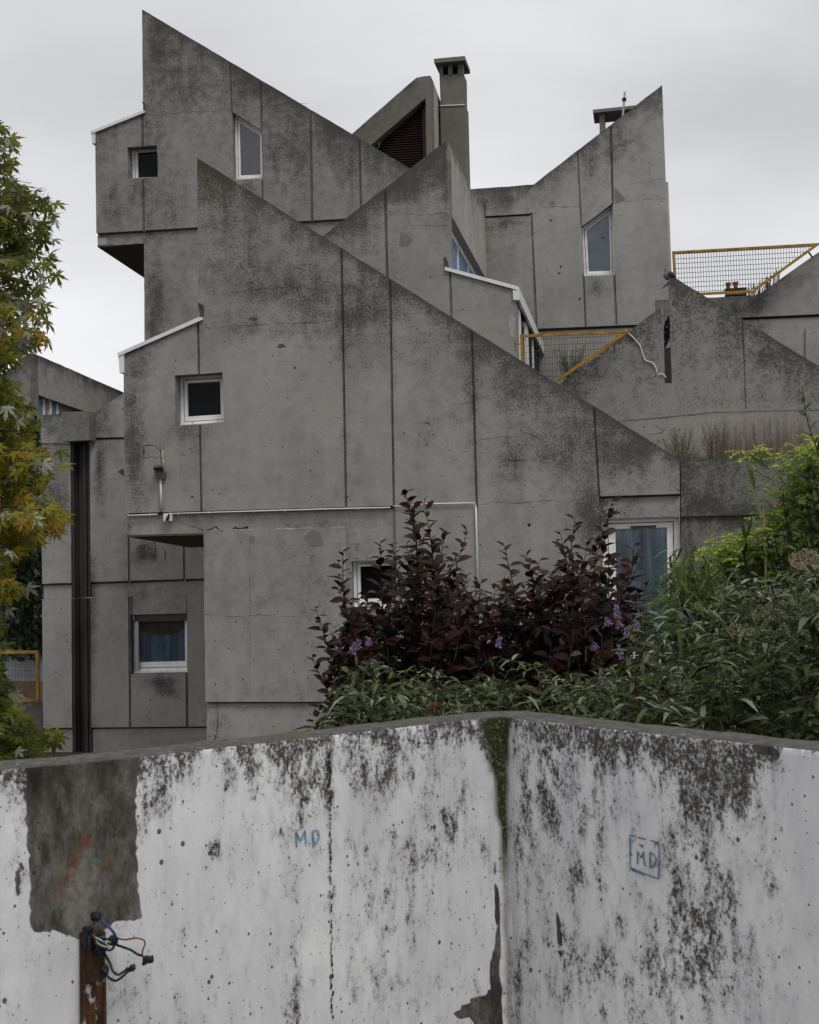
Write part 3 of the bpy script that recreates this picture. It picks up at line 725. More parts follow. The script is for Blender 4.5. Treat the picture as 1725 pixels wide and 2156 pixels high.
regsA = [(X(SA, (250, 1084), (833, 1064.7), (840, 1760), (733, 1760), (728.6, 1111.3), (429.0, 1118.4), (428, 1150), (250, 1150)), .07),
         (X(SA, (430, 1478), (731, 1477.5), (731, 1760), (430, 1760)), .065),
         (X(SA, (1261.7, 1045.2), (1445, 1039.5), (1450, 1760), (1266, 1760)), .07),
         gv(SA, 255, 1083.6, 833, 1067.6, .026, .15), gv(SA, 1262, 1047.4, 1445, 1041.6, .020, .15), gv(SA, 431, 1480, 731, 1479.6, .018, .13),  # deep dark-tinted grooves paint the shadow line under each panel row
         gv(SA, 417.1, 676, 424.2, 1079), gv(SA, 719.2, 522, 728.8, 1067), gv(SA, 821.6, 584, 829.5, 1066), gv(SA, 993.6, 690, 1004.4, 1076), gv(SA, 1004.4, 1076, 1008, 1500, .010, .012), gv(SA, 1250.6, 850, 1262, 1046)]
winA1 = [(367.6, 790.2), (468.7, 784.4), (471.4, 888.6), (369, 895.6)]
winA2 = [(738, 1182), (836, 1178), (838, 1281), (740, 1285)]
winA3 = [(1266, 1093), (1430, 1087.8), (1434, 1394), (1271, 1398)]
mb = MB()
slab(mb, SA, outA, .42, holes=[X(SA, *winA1), X(SA, *winA2), X(SA, *winA3)], regions=regsA, grid=.14, dirt=dirt_fn(SA, topA, dirt_shade_A, 0, 1), medge=0, attrs=(('moss', lambda s, z: max(0, 1 - math.hypot(s - SA.px(428, 345)[0], z - SA.px(428, 345)[1])/.8)),))
rb = lambda S, pts, w, m, seed, jag=.006, d=-.003: ribbon(mb, S, X(S, *pts), w, m, d, jag, seed)
rb(SA, [(432, 688.6), (560, 683), (718, 675)], .012, 1, 1)
rb(SA, [(429, 1117), (560, 1114.5), (727, 1110.5)], .03, 3, 2, d=-.004)  # pale ribbon paints the lit top edge of the lower panel
rb(SA, [(526, 1120), (527, 1476)], .008, 1, 3, .002)
rb(SA, [(434, 1297), (560, 1296), (640, 1299)], .008, 1, 4)
rb(SA, [(432, 1118), (452, 1108), (470, 1117), (520, 1110)], .035, 2, 5, .015, d=.066)
rb(SA, [(370, 1090), (395, 1108), (428, 1118)], .014, 1, 6, .01, d=.066)
for i, q in enumerate([[(288, 930), (298, 941), (312, 937), (326, 938), (338, 950), (346, 944)], [(301, 941), (301, 980)], [(301, 964), (318, 962), (338, 965), (348, 961)]]): rb(SA, q, .018, 2, 10 + i, .006)
rb(SA, [(337, 938), (338, 960), (340, 978)], .026, 2, 14, .004); rb(SA, [(343, 945), (344, 975)], .035, 3, 15, .012); rb(SA, [(296, 950), (297, 975)], .03, 3, 16, .012); rb(SA, [(304, 968), (330, 969), (345, 968)], .02, 3, 17, .01)
rb(SA, [(425, 592), (455, 588), (500, 603), (520, 600)], .010, 1, 20, .012); rb(SA, [(470, 620), (520, 612), (560, 606), (600, 604), (640, 606)], .010, 1, 21, .01)
rb(SA, [(600, 597), (609, 601), (616, 602)], .045, 2, 22, .012); rb(SA, [(600, 604), (650, 606), (700, 612)], .010, 1, 23, .01); rb(SA, [(652, 608), (651, 668)], .016, 2, 24, .004)
rb(SA, [(620, 560), (650, 575), (690, 590), (705, 600)], .010, 1, 25, .02); rb(SA, [(452, 476), (480, 490), (500, 482), (540, 486)], .010, 1, 26, .02)
rb(SA, [(1070, 969), (1110, 968), (1165, 967)], .014, 2, 27, .008); rb(SA, [(1130, 966), (1160, 972)], .03, 3, 28, .01)
rb(SA, [(835, 661), (905, 657), (990, 654)], .009, 1, 30); rb(SA, [(1005, 1062), (1120, 1056), (1255, 1050)], .010, 1, 31, .008); rb(SA, [(1012, 925), (1090, 918)], .008, 1, 32)
rb(SA, [(1095, 905), (1150, 930), (1180, 925)], .010, 1, 33, .012); rb(SA, [(1060, 830), (1100, 812), (1070, 840)], .010, 1, 34, .012)
rb(SA, [(762, 645), (775, 643), (782, 649)], .035, 2, 35, .012); rb(SA, [(764, 641), (776, 648)], .02, 3, 36, .01)
rb(SA, [(895, 888), (905, 893)], .03, 2, 37, .008); rb(SA, [(1114, 1104), (1115, 1108)], .035, 2, 38, .0)
for i, (x, y, r) in enumerate([(621, 774, .018), (661, 863, .012), (737, 773, .012), (1115, 1104, .022), (405, 1046, .018), (557, 940, .010), (545, 808, .008)]): blob(mb, SA, SA.px(x, y), r, r*.7, 2, seed=i)
for i, (x, y) in enumerate([(592, 728), (533, 671)]): rb(SA, [(x - 8, y), (x, y + 4), (x + 10, y + 1)], .018, 2, 60 + i, .01); blob(mb, SA, SA.px(x, y), .06, .03, 1, -.0025, seed=70 + i)
blob(mb, SA, SA.px(662, 1133), .145, .11, 4, -.004, 5); blob(mb, SA, SA.px(531, 1136), .05, .045, 4, -.004, 6)
rb(SA, [(452, 1482), (456, 1520), (450, 1560)], .016, 2, 41, .012, d=.062); rb(SA, [(436, 1490), (438, 1540)], .01, 2, 42, .012, d=.062)
rb(SA, [(620, 1480), (560, 1487), (500, 1488)], .02, 3, 43, .004, d=.062)
gA = mb.build('gable_wall', [M['conc'], M['line'], M['crack'], M['spall_lit_edge'], M['patch']], blkA)
body(21.0, [(415, 340), (1431, 970), (1440, 1740), (436, 1740), (428.6, 1128), (420, 1129), (418.6, 679)], 21.42, 24.1, 'block_body', M['conc'], blkA)
# cantilever room at the left with its sloping boarded soffit
U = P(265, 1130.5, 21.0).x; U2 = P(428.5, 1126, 21).x; zt1 = SA.px(259.5, 750); zt2 = SA.px(418.6, 677); zb = SA.px(265, 1130.5)[1]; q = PU(428, 1160, U)
mb = MB()
a = [Vector((zt1[0], 21.42, zt1[1])), Vector((zt2[0], 21.42, zt2[1])), Vector((U2, 21.42, zb + .035)), Vector((U, 21.42, zb + .035))]; b = [Vector((p.x, 24.1, p.z)) for p in a]; mb.prism(a, b)
mb.build('projecting_room', [M['conc']], blkA)
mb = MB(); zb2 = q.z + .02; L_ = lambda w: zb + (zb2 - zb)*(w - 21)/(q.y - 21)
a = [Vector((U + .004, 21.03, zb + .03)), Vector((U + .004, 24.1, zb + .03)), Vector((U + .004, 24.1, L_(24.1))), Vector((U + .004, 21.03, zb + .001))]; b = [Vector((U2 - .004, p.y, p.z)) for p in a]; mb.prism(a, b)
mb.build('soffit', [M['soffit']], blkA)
mb = MB(); S = SA
strip(mb, S, X(S, (249.5, 744), (420, 668.5), (428, 668.5), (428, 674), (250.5, 751)), -.05, 3.0)
strip(mb, S, X(S, (251, 750), (262.5, 745.5), (262.5, 785), (253.5, 786)), -.035, 3.0)
mb.build('roof_flashing', [M['flash']], blkA)
mb = MB(); ribbon(mb, SA, X(SA, (418, 638), (427, 645), (429, 660), (424, 670)), .05, 0, -.02, .012, 3); strip(mb, SA, X(SA, (417, 637), (424, 642), (428, 650), (428, 668), (421, 670), (423, 655), (418, 646)), -.02, .1); mb.build('bitumen_flap', [M['lamp']], blkA)
window(blkA, SA, winA1, [.10, .13, .15, .11], .27, None, 'small square window with dark pane and white frame')
window(blkA, SA, winA2, [.09, .06, .15, .10], .22, None, 'dark window half hidden by the purple shrub')
w3, o3, _ = window(blkA, SA, winA3, [.15, .17, .16, .20], .20, ('curt_blue', 1), 'tall glazed balcony door with blue curtains')
mb = MB()
vs_ = X(SA, (1383, 1105), (1312, 1107)); strip(mb, SA, X(SA, (1328, 1107.5), (1382, 1105.5), (1382, 1110.5), (1328, 1112.5)), .205, .19); mb.build('air_vent', [M['lamp']], w3)
mb = MB(); mb_s = lambda pts, d0=.06, d1=.03: strip(mb, SA, X(SA, *pts), d0, d1)
mb_s([(1270, 1302), (1432, 1296), (1432, 1304), (1270, 1310)]); mb_s([(1271, 1366), (1433, 1360), (1433, 1366), (1271, 1372)])
for (x0, y0, x1, y1) in ((1275, 1306, 1425, 1362), (1275, 1364, 1425, 1300), (1352, 1300, 1353, 1366), (1276, 1306, 1276, 1368), (1428, 1300, 1430, 1362)):
    pl = seg_rect(SA.px(x0, y0), SA.px(x1, y1), .014); strip(mb, SA, pl, .055, .035)
mb.build('guard_rail', [M['black']], w3)
# F: blackened parapet continuing to the right
SF = Front(21.09); mb = MB()
slab(mb, SF, X(SF, (1433, 967.5), (1900, 958), (2700, 941.7), (2700, 1740), (1440, 1740)), .26, regions=[(X(SF, (1425, 1087.5), (1905, 1077.7), (2705, 1061.4), (2705, 1760), (1425, 1760)), .05)], grid=.2,
     dirt=dirt_fn(SF, [(1432, 967, 1900, 958, .35, .4)], [(1500, 1020, 60, 40, .3), (1560, 1090, 120, 20, .5), (1480, 1060, 40, 14, .4), (1550, 1010, 50, 30, -.35), (1470, 1000, 20, 40, -.2), (1600, 1130, 80, 40, -.2)], 0, 4), medge=0)
ribbon(mb, SF, X(SF, (1473, 1012), (1476, 1030), (1471, 1054)), .035, 1, -.003, .012, 2); ribbon(mb, SF, X(SF, (1630, 1040), (1631, 1140)), .02, 1, -.003, .008, 4)
mb.build('parapet', [M['conc_f'], M['patch']], blkA)
body(21.09, [(1433, 1089), (1900, 1079.5), (2700, 1063), (2700, 1740), (1440, 1740)], 21.35, 23.7, 'terrace_base', M['conc_f'], blkA)

# ---------- B: upper left block
SB = Front(32.0)
blkB = thing('apartment_block', 'tallest concrete block, jutting out over empty air at its left, with a mauve-blind window', 'building', P(460, 700, 32.0))
outB = X(SB, (299, 19), (858, 351), (960, 412), (968, 900), (306, 900), (303, 512), (203.2, 519), (200.2, 284), (301.2, 239))
topB = [(299, 19, 960, 412, .8, .8), (200, 284, 301, 240, .5, .35)]
blB = [(330, 110, 40, 70, .35), (330, 330, 25, 120, .3), (370, 430, 40, 60, .3), (240, 430, 40, 60, .25), (600, 330, 45, 60, .35), (740, 340, 40, 60, .3), (330, 620, 22, 100, .6), (440, 200, 60, 60, .2), (520, 160, 25, 60, .3), (560, 160, 20, 40, .3), (320, 690, 14, 30, .4), (290, 400, 20, 30, .35), (520, 395, 30, 16, .4), (230, 300, 30, 40, .2), (700, 270, 20, 30, .3)]
regsB = [(X(SB, (180, 492), (980, 445), (985, 920), (303.5, 920), (302, 500), (180, 530)), .08), (X(SB, (303.3, 513), (420, 507), (990, 480), (990, 920), (305, 920)), .0),
         gv(SB, 190, 494, 990, 446.6, .026, .11), gv(SB, 299.6, 236, 302.9, 488, .035), gv(SB, 483.8, 120, 489, 240, .02, .02), gv(SB, 549.2, 150, 553.4, 430, .025), gv(SB, 653.6, 225, 657.6, 466, .04), gv(SB, 756.8, 285, 760.8, 460, .035)]  # the long level groove is tinted dark as the sill band's shadow
winB1 = [(268, 310), (330.6, 305.8), (332.4, 372.8), (269.8, 375)]
winB2 = [(489.6, 235.8), (550.9, 274.4), (552.7, 375.4), (492.5, 378)]
mb = MB()
slab(mb, SB, outB, .42, holes=[X(SB, *winB1), X(SB, *winB2)], regions=regsB, grid=.2, dirt=dirt_fn(SB, topB, blB, 0, 11), medge=0)
rb = lambda S, pts, w, m, seed, jag=.006, d=-.003: ribbon(mb, S, X(S, *pts), w, m, d, jag, seed)
rb(SB, [(303, 242), (400, 236), (486, 229)], .018, 1, 1, .01); rb(SB, [(553, 223), (650, 217)], .015, 1, 2, .01); rb(SB, [(314, 105), (345, 110)], .03, 2, 3, .02); rb(SB, [(514, 212), (518, 206)], .03, 2, 4, .005)
rb(SB, [(203, 494), (218, 498)], .02, 2, 5, .01, d=.075); strip(mb, SB, X(SB, (204, 500), (222, 498), (223, 517), (205, 519)), .075, .09, 3)
rb(SB, [(265, 513), (280, 508), (302, 512)], .02, 2, 6, .01, d=.04)
mb.build('gable_wall', [M['conc_b'], M['line'], M['crack'], M['patchpale']], blkB)
body(32, [(299, 24), (858, 355), (960, 416), (968, 900), (306, 900), (303, 514), (301.2, 242)], 32.42, 36, 'block_body', M['conc_b'], blkB, 1.0)
U = SB.px(203.2, 519)[0]; U2 = SB.px(303, 512)[0]; t1 = SB.px(200.2, 284); t2 = SB.px(301.2, 242); zb = SB.px(203.2, 519)[1]; q = PU(303, 585, U)
mb = MB(); a = [Vector((t1[0], 32.42, t1[1])), Vector((t2[0], 32.42, t2[1])), Vector((U2, 32.42, zb + .06)), Vector((U, 32.42, zb + .05))]; mb.prism(a, [Vector((p.x, 36, p.z)) for p in a]); mb.build('projecting_room', [M['conc_b']], blkB)
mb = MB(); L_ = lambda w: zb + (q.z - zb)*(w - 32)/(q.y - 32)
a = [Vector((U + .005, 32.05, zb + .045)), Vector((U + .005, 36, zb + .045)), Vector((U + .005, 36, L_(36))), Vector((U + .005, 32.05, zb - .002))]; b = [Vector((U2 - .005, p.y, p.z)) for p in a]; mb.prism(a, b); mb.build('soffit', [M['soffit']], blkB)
mb = MB(); strip(mb, SB, X(SB, (192.5, 277), (303, 233), (306, 233), (306, 238), (193, 283)), -.06, 4); strip(mb, SB, X(SB, (194, 282), (201.5, 279), (201.5, 302), (195, 303)), -.04, 4); mb.build('roof_flashing', [M['flash']], blkB)
mb = MB(); strip(mb, SB, X(SB, (299.5, 214), (306, 216), (307, 232), (301, 236), (303, 224)), -.02, .1); mb.build('bitumen_flap', [M['lamp']], blkB)
window(blkB, SB, winB1, [.05, .08, .09, .13], .32, None, 'small window left of the tall one, its casement ajar')
window(blkB, SB, winB2, [.10, .10, .15, .11], .20, ('curt_pink', 0), 'tall window with sloping head and mauve blind')

# ---------- C: middle block
SC = Front(24.2)
blkC = thing('apartment_block', 'middle concrete block with a peak before the tall chimney and a white-edged low roof', 'building', P(900, 800, 24.2))
U0 = SC.px(943.3, 298)[0]
outC = X(SC, (936, 298.5), (942.6, 297), (946.5, 572), (1087, 612), (1092, 950), (600, 950), (600, 563), (689, 490))
blC = [(920, 340, 30, 50, .4), (850, 400, 50, 30, .35), (740, 470, 40, 40, .3), (880, 480, 60, 20, .15), (870, 380, 90, 50, .2), (800, 520, 30, 60, .15), (1060, 640, 25, 60, .1), (1000, 640, 60, 60, -.15), (880, 560, 60, 40, -.1), (940, 400, 8, 140, .3)]
mb = MB()
slab(mb, SC, outC, .42, regions=[gv(SC, 810.8, 388, 817, 640, .03), gv(SC, 948, 574, 953.5, 760, .028, .02)], grid=.16, dirt=dirt_fn(SC, [(600, 563, 936, 298, .35, .95)], blC, 0, 21), medge=0)
rb = lambda S, pts, w, m, seed, jag=.006, d=-.003: ribbon(mb, S, X(S, *pts), w, m, d, jag, seed)
rb(SC, [(832, 585), (890, 581), (944, 578)], .012, 1, 1); rb(SC, [(850, 478), (890, 474), (940, 474)], .01, 1, 2, .01); rb(SC, [(855, 452), (900, 450), (940, 449)], .01, 1, 3, .01); rb(SC, [(890, 385), (893, 405)], .012, 1, 4, .01)
strip(mb, SC, X(SC, (845, 489), (851, 492), (866, 500), (867.5, 511), (858, 517), (848, 519.5), (841.5, 515), (843, 500)), -.004, .01, 2)
strip(mb, SC, X(SC, (1075, 661), (1084, 668), (1085, 690), (1083, 705), (1079, 715), (1073, 700), (1071, 680)), -.004, .01, 3)
mb.build('gable_wall', [M['conc'], M['line'], M['patch'], M['patchpale']], blkC)
u3 = U0 - .22
a = SC.px(600, 563); top = SC.px(942.6, 297); sl = (top[1] - SC.px(689, 490)[1])/(SC.px(936, 298.5)[0] - SC.px(689, 490)[0]); zt = top[1] - .02 - sl*.22
mb = MB(); f_ = [Vector((a[0], 24.62, a[1])), Vector((u3, 24.62, zt)), Vector((u3, 24.62, -1)), Vector((a[0], 24.62, -1))]; mb.prism(f_, [Vector((p.x, 30, p.z)) for p in f_]); mb.build('block_body', [M['conc']], blkC)
SS = Side(U0 - .002); mb = MB()
bt = X(SS, (943.6, 297.5), (1020.6, 458), (1020.6, 583), (945.5, 444)); bt[0] = (24.62, bt[0][1]); bt[3] = (24.62, SS.px(948, 449)[1]); bt[1] = (30, bt[1][1]); bt[2] = (30, bt[2][1])
slab(mb, SS, bt, .22, grid=.25, dirt=dirt_fn(SS, [(943.6, 297.5, 1020.6, 458, .45, .75)], [(1003, 380, 10, 10, .2)], -.1, 33), medge=0); mb.build('side_wall', [M['conc_side']], blkC)
# clerestory window strip under the side wall
SW = Side(U0 - .14); zl0, zl1 = bt[3][1], bt[2][1]; zr = SC.px(946, 570)[1] - .05
mb = MB(); fz = lambda w: zl0 + (zl1 - zl0)*(w - 24.62)/(30 - 24.62)
def sw(w0, w1, za, zb_, d0=0, d1=.05): strip(mb, SW, [(w0, za(w0)), (w1, za(w1)), (w1, zb_(w1)), (w0, zb_(w0))], d0, d1)
sw(24.62, 30, lambda w: fz(w) - .12, fz); sw(24.62, 30, lambda w: zr, lambda w: zr + .14)
for w_ in (24.63, 26.3, 27.9, 29.4): sw(w_, w_ + .09, lambda w: zr, fz)
cw = mb.build('window', [M['white']], blkC); cw['label'] = 'clerestory window strip in the shaded recess of the side wall'
mb = MB(); sw(24.65, 30, lambda w: zr + .1, lambda w: fz(w) - .08, .02, .03); mb.build('pane', [M['bluepane']], cw)
# low roof piece on the right
U1 = SC.px(1090, 607)[0]; q = PU(1146, 735, U1); zf = SC.px(1090, 609)[1]; zk = zf + (q.z - zf)*(30 - 24.2)/(q.y - 24.2)
za0 = SC.px(946.5, 572)[1]; ua = SC.px(946.5, 572)[0]
mb = MB(); f_ = [Vector((u3, 24.62, za0 + .10)), Vector((U1 - .02, 24.62, zf - .01)), Vector((U1 - .10, 24.62, zf - .12)), Vector((U1 - .10, 24.62, -1)), Vector((u3, 24.62, -1))]
b_ = [Vector((u3, 29.95, za0 + .10 + zk - zf)), Vector((U1 - .02, 29.95, zk - .01)), Vector((U1 - .10, 29.95, zk - .12)), Vector((U1 - .10, 29.95, -1)), Vector((u3, 29.95, -1))]
mb.prism(f_, b_); mb.build('low_roof', [M['conc']], blkC)
mb = MB(); strip(mb, SC, X(SC, (936.5, 564.5), (938, 568.5), (1091, 610), (1091.4, 616.5), (1091.5, 606), (1000, 579)), -.06, .0) if False else None
strip(mb, SC, X(SC, (937.5, 569.5), (1091.0, 611.5), (1091.5, 603.5), (938.5, 562.5)), -.05, .45)
strip(mb, SC, X(SC, (1080.5, 611), (1090.5, 613.5), (1090.5, 632.5), (1081.5, 632)), -.045, .2)
a = [Vector((U1 - .02, 24.16, SC.px(1091, 605)[1])), Vector((U1 + .03, 24.16, SC.px(1091, 605)[1])), Vector((U1 + .03, 24.16, SC.px(1091, 632)[1])), Vector((U1 - .02, 24.16, SC.px(1091, 632)[1]))]
mb.prism(a, [Vector((p.x, q.y, p.z + (q.z - zf))) for p in a]); mb.build('roof_flashing', [M['flash']], blkC)
mb = MB(); strip(mb, SC, X(SC, (935, 542), (939, 541), (945, 556), (945, 566), (938, 564)), -.03, .2); mb.build('bitumen_flap', [M['lamp']], blkC)
SV = Side(U1 - .045); mb = MB()
def sv(w0, w1, z0, z1, m=0, d0=0, d1=.05): strip(mb, SV, [(w0, z0), (w1, z0), (w1, z1), (w0, z1)], d0, d1, m)
ztop = lambda w: zf - .15 + (zk - zf)*(w - 24.2)/5.8
sv(24.3, 24.62, 0, ztop(24.4)); sv(24.62, 25.25, 0, ztop(25)); sv(26.2, 26.9, 0, ztop(26.9)); sv(28, 28.15, 0, ztop(28)); sv(28.4, 29.4, 0, ztop(29) - 1.0)
sw_ = mb.build('window', [M['white']], blkC); sw_['label'] = 'white framed window wall facing the small terrace'
mb = MB(); sv(25.2, 29.9, 0, ztop(29.9), d0=.03, d1=.04); mb.build('pane', [M['room']], sw_)

# ---------- D: right tower
SD = Front(30.0)
blkD = thing('apartment_block', 'pale concrete tower rising to a sharp point at its right, behind the middle yellow railing', 'building', P(1250, 800, 30.0))
outD = X(SD, (980, 399), (1124, 388), (1394.7, 178.9), (1410, 588), (1417, 950), (985, 950))
winD = [(1224.6, 476.6), (1290.7, 427.4), (1294.6, 578.5), (1229.9, 580.6)]
regsD = [(X(SD, (1021, 455), (1120, 449.3), (1130.5, 697), (1021, 703)), .035), (X(SD, (990, 699.5), (1130.2, 691.8), (1420, 680), (1425, 980), (990, 980)), .06),
         gv(SD, 1021, 456.5, 1120, 451, .022, .12), gv(SD, 990, 701.5, 1420, 682.5, .03, .16), gv(SD, 1119, 447, 1130, 692, .03), gv(SD, 1215.6, 300, 1224.5, 478, .02, .02), gv(SD, 1229, 578, 1233.5, 688, .025), gv(SD, 1285.6, 255, 1290.8, 430, .028), gv(SD, 1293.6, 576, 1298.5, 684, .03), gv(SD, 1021, 430, 1021, 700, .03)]  # the level grooves are tinted dark as shadow under the bands
blD = [(1380, 220, 30, 30, .4), (1300, 300, 40, 60, .3), (1050, 420, 60, 20, .35), (1150, 400, 30, 20, .2), (1070, 470, 50, 14, .4), (1262, 600, 30, 30, .6), (1260, 660, 20, 20, .2), (1350, 300, 20, 20, .2), (1240, 340, 20, 50, .3), (1410, 480, 6, 200, .4), (1200, 560, 20, 20, .1), (1160, 600, 60, 90, -.2), (1350, 520, 40, 90, -.2), (1350, 400, 30, 40, .1)]
mb = MB()
slab(mb, SD, outD, .42, holes=[X(SD, *winD)], regions=regsD, grid=.2, dirt=dirt_fn(SD, [(980, 399, 1124, 388, .5, .9), (1124, 388, 1394.7, 179, .45, .75)], blD, -.05, 31), medge=0)
rb(SD, [(1123, 437.5), (1170, 434), (1219, 432)], .014, 1, 1, .01); rb(SD, [(1318, 424), (1400, 419)], .014, 1, 2, .01); rb(SD, [(1298, 306), (1320, 296), (1335, 284), (1352, 284)], .022, 1, 3, .025); rb(SD, [(1216, 358), (1250, 335), (1285, 308)], .014, 1, 4, .015); rb(SD, [(1365, 342), (1395, 344)], .014, 1, 5, .02); rb(SD, [(1365, 382), (1395, 376)], .012, 1, 6, .01)
blob(mb, SD, SD.px(1163, 427), .06, .045, 2, -.004, 3); strip(mb, SD, X(SD, (1294, 396), (1302, 401), (1318, 420), (1296, 429)), -.004, .01, 2)
for i, (x, y) in enumerate([(1181, 561), (1221, 629), (1160, 464), (1178, 575), (1270, 500)]): blob(mb, SD, SD.px(x, y), .025, .02, 3, seed=i)
mb.build('gable_wall', [M['conc_d'], M['line'], M['patch'], M['crack']], blkD)
body(30, [(985, 401), (1124, 390), (1393, 183), (1410, 588), (1417, 950), (985, 950)], 30.42, 33, 'block_body', M['conc_d'], blkD, 1.0)
window(blkD, SD, winD, [.09, .09, .13, .10], .20, ('curt_grey', 0), 'tall sloping-headed window with a blue-grey blind and white frame')
mb = MB(); mb.tube([P(1402.5, 384, 30.3), P(1410, 585, 30.3)], .05, 8); mb.build('downpipe', [M['conc_side']], blkD)
mb = MB(); strip(mb, SD, X(SD, (1406, 661), (1413, 661), (1414, 668), (1407, 700)), -.04, -.01); strip(mb, SD, X(SD, (1406.5, 636), (1412, 636), (1412, 664), (1407, 664)), -.03, -.01); mb.build('pale_trim', [M['patchpale']], blkD)
ch2 = thing('chimney', 'flat concrete chimney cap on short posts behind the right tower', 'chimney', P(1300, 240, 33.6))
mb = MB(); S = Front(33.15); a = X(S, (1248.6, 230.5), (1356, 219.5), (1357, 226), (1249, 237.3)); mb.prism([S.at(*p) for p in a], [S.at(*p, .92) for p in a]); mb.build('chimney_cap', [M['conc_ch']], ch2)
for x0, x1, d0 in ((1262, 1273, .15), (1262, 1273, .75), (1330, 1341, .15)):
    mb = MB(); a = X(S, (x0, 234), (x1, 234), (x1 + 1, 330), (x0 + 1, 330)); mb.prism([S.at(*p, d0) for p in a], [S.at(*p, d0 + .14) for p in a]); mb.build('post', [M['conc_ch']], ch2)
ant = thing('antenna_mast', 'thin galvanised antenna pole with two dark clamps above the right tower', 'antenna mast', P(1311, 245, 32.0))
mb = MB(); mb.tube([P(1310.5, 262, 30.7), P(1316, 193, 30.7)], .024, 8); mb.build('mast', [M['galv']], ant)
for y in (207.8, 211): 
    mb = MB(); c = P(1314.7, y, 30.7); mb.box((c.x - .045, c.y - .05, c.z - .012), (c.x + .045, c.y + .05, c.z + .012)); mb.build('clamp', [M['black']], ant)

# ---------- P: louvred gable and chimney behind
SP = Front(34.0)
blkP = thing('louvred_roof_lantern', 'concrete roof lantern with a rust-brown louvred triangle, left of the tall chimney', 'roof lantern', P(840, 420, 34.0))
outP = X(SP, (640, 372), (735.8, 286.4), (876.6, 163.4), (893, 160), (906.5, 159), (913, 520), (640, 520))
mb = MB(); hole = X(SP, (742, 339), (896, 206), (900.5, 470), (742, 470))
slab(mb, SP, outP, .5, holes=[hole], grid=.3, dirt=dirt_fn(SP, [(735, 286, 877, 163, .4, .5)], [(890, 180, 30, 20, .3)], .0, 41), medge=0); mb.build('lantern_wall', [M['conc_ch']], blkP)
ul = SP.px(906.5, 159)[0]; a = SP.px(640, 372); t = SP.px(876.6, 163.4); t2 = SP.px(906.5, 159)
mb = MB(); f_ = [Vector((a[0], 34.5, a[1])), Vector((t[0], 34.5, t[1])), Vector((t2[0], 34.5, t2[1])), Vector((t2[0], 34.5, 5)), Vector((a[0], 34.5, 5))]; mb.prism(f_, [Vector((p.x, 39, p.z - (.5 if i in (1, 2) else 0))) for i, p in enumerate(f_)]); mb.build('lantern_body', [M['conc_side']], blkP)
mb = MB(); zlo = hole[3][1]; zhi = hole[1][1]; z = zlo; xr = hole[1][0]
while z < zhi - .03:
    # left end follows the sloping head
    tt = (z - hole[0][1])/(hole[1][1] - hole[0][1]); xl_ = hole[0][0] + (hole[1][0] - hole[0][0])*max(0, tt)
    if xr - xl_ > .05: mb.prism([SP.at(xl_, z, .28), SP.at(xl_, z + .012, .28), SP.at(xl_, z + .045, .38), SP.at(xl_, z + .033, .38)], [SP.at(xr - .12, z, .28), SP.at(xr - .12, z + .012, .28), SP.at(xr - .12, z + .045, .38), SP.at(xr - .12, z + .033, .38)])
    z += .062
M['louvre'] = plain('rust_brown_louvres', (.060, .034, .026), .7, .35, 8)
mb.build('louvre', [M['louvre']], blkP)
mb = MB(); strip(mb, SP, [(hole[3][0], hole[3][1]), (hole[2][0], hole[2][1]), hole[1], hole[0]], .42, .44); strip(mb, SP, [(xr - .13, zlo), (xr - .04, zlo), (xr - .04, zhi - .1), (xr - .13, zhi - .2)], .25, .4, 1); mb.build('louvre_backing', [M['room'], M['louvre']], blkP)
mb = MB(); ribbon(mb, SP, X(SP, (776, 311), (820, 272), (860, 237), (893, 209)), .05, 0, .27, .025, 9); mb.build('flashing', [M['patchpale']], blkP)

SH = Front(35.2)
ch = thing('chimney', 'tall square concrete chimney with a projecting cap and two smoke openings, behind the middle block', 'chimney', P(955, 420, 35.2))
dch = .64
def chbox(px, w0, dd, name, mat, parent=ch):
    S = Front(w0); a = [S.px(*p) for p in px]; mb = MB(); mb.prism([S.at(*p) for p in a], [S.at(*p, dd) for p in a]); return mb.build(name, [mat], parent)
chbox([(925.5, 158), (976.6, 155), (977.5, 219), (928, 221)], 35.2, dch, 'upper_shaft', M['conc_ch'])
chbox([(927.5, 222.5), (979.6, 220.5), (987, 520), (932, 520)], 35.17, dch + .06, 'lower_shaft', M['conc_ch'])
chbox([(926.5, 221), (978.6, 219), (978.8, 220.8), (926.7, 222.8)], 35.14, dch + .12, 'metal_band', M['flash'])
chbox([(913.6, 123.4), (978.8, 117.3), (979.2, 126.5), (914.4, 132)], 34.95, 1.1, 'chimney_cap', M['conc_ch'])
for x0, x1 in ((925.3, 932.5), (943.6, 952.5), (964, 976.3)):
    chbox([(x0, 131), (x1, 130.4), (x1 + .3, 159), (x0 + .3, 160)], 35.2, .12, 'post', M['conc_ch'])
for x0, x1 in ((925.3, 932.5), (964, 976.3)): chbox([(x0, 131), (x1, 130.4), (x1 + .3, 159), (x0 + .3, 160)], 35.7, .14, 'post', M['conc_ch'])
chbox([(929, 131), (973, 130), (973, 160), (929, 161)], 35.45, .02, 'flue_lining', M['room'])

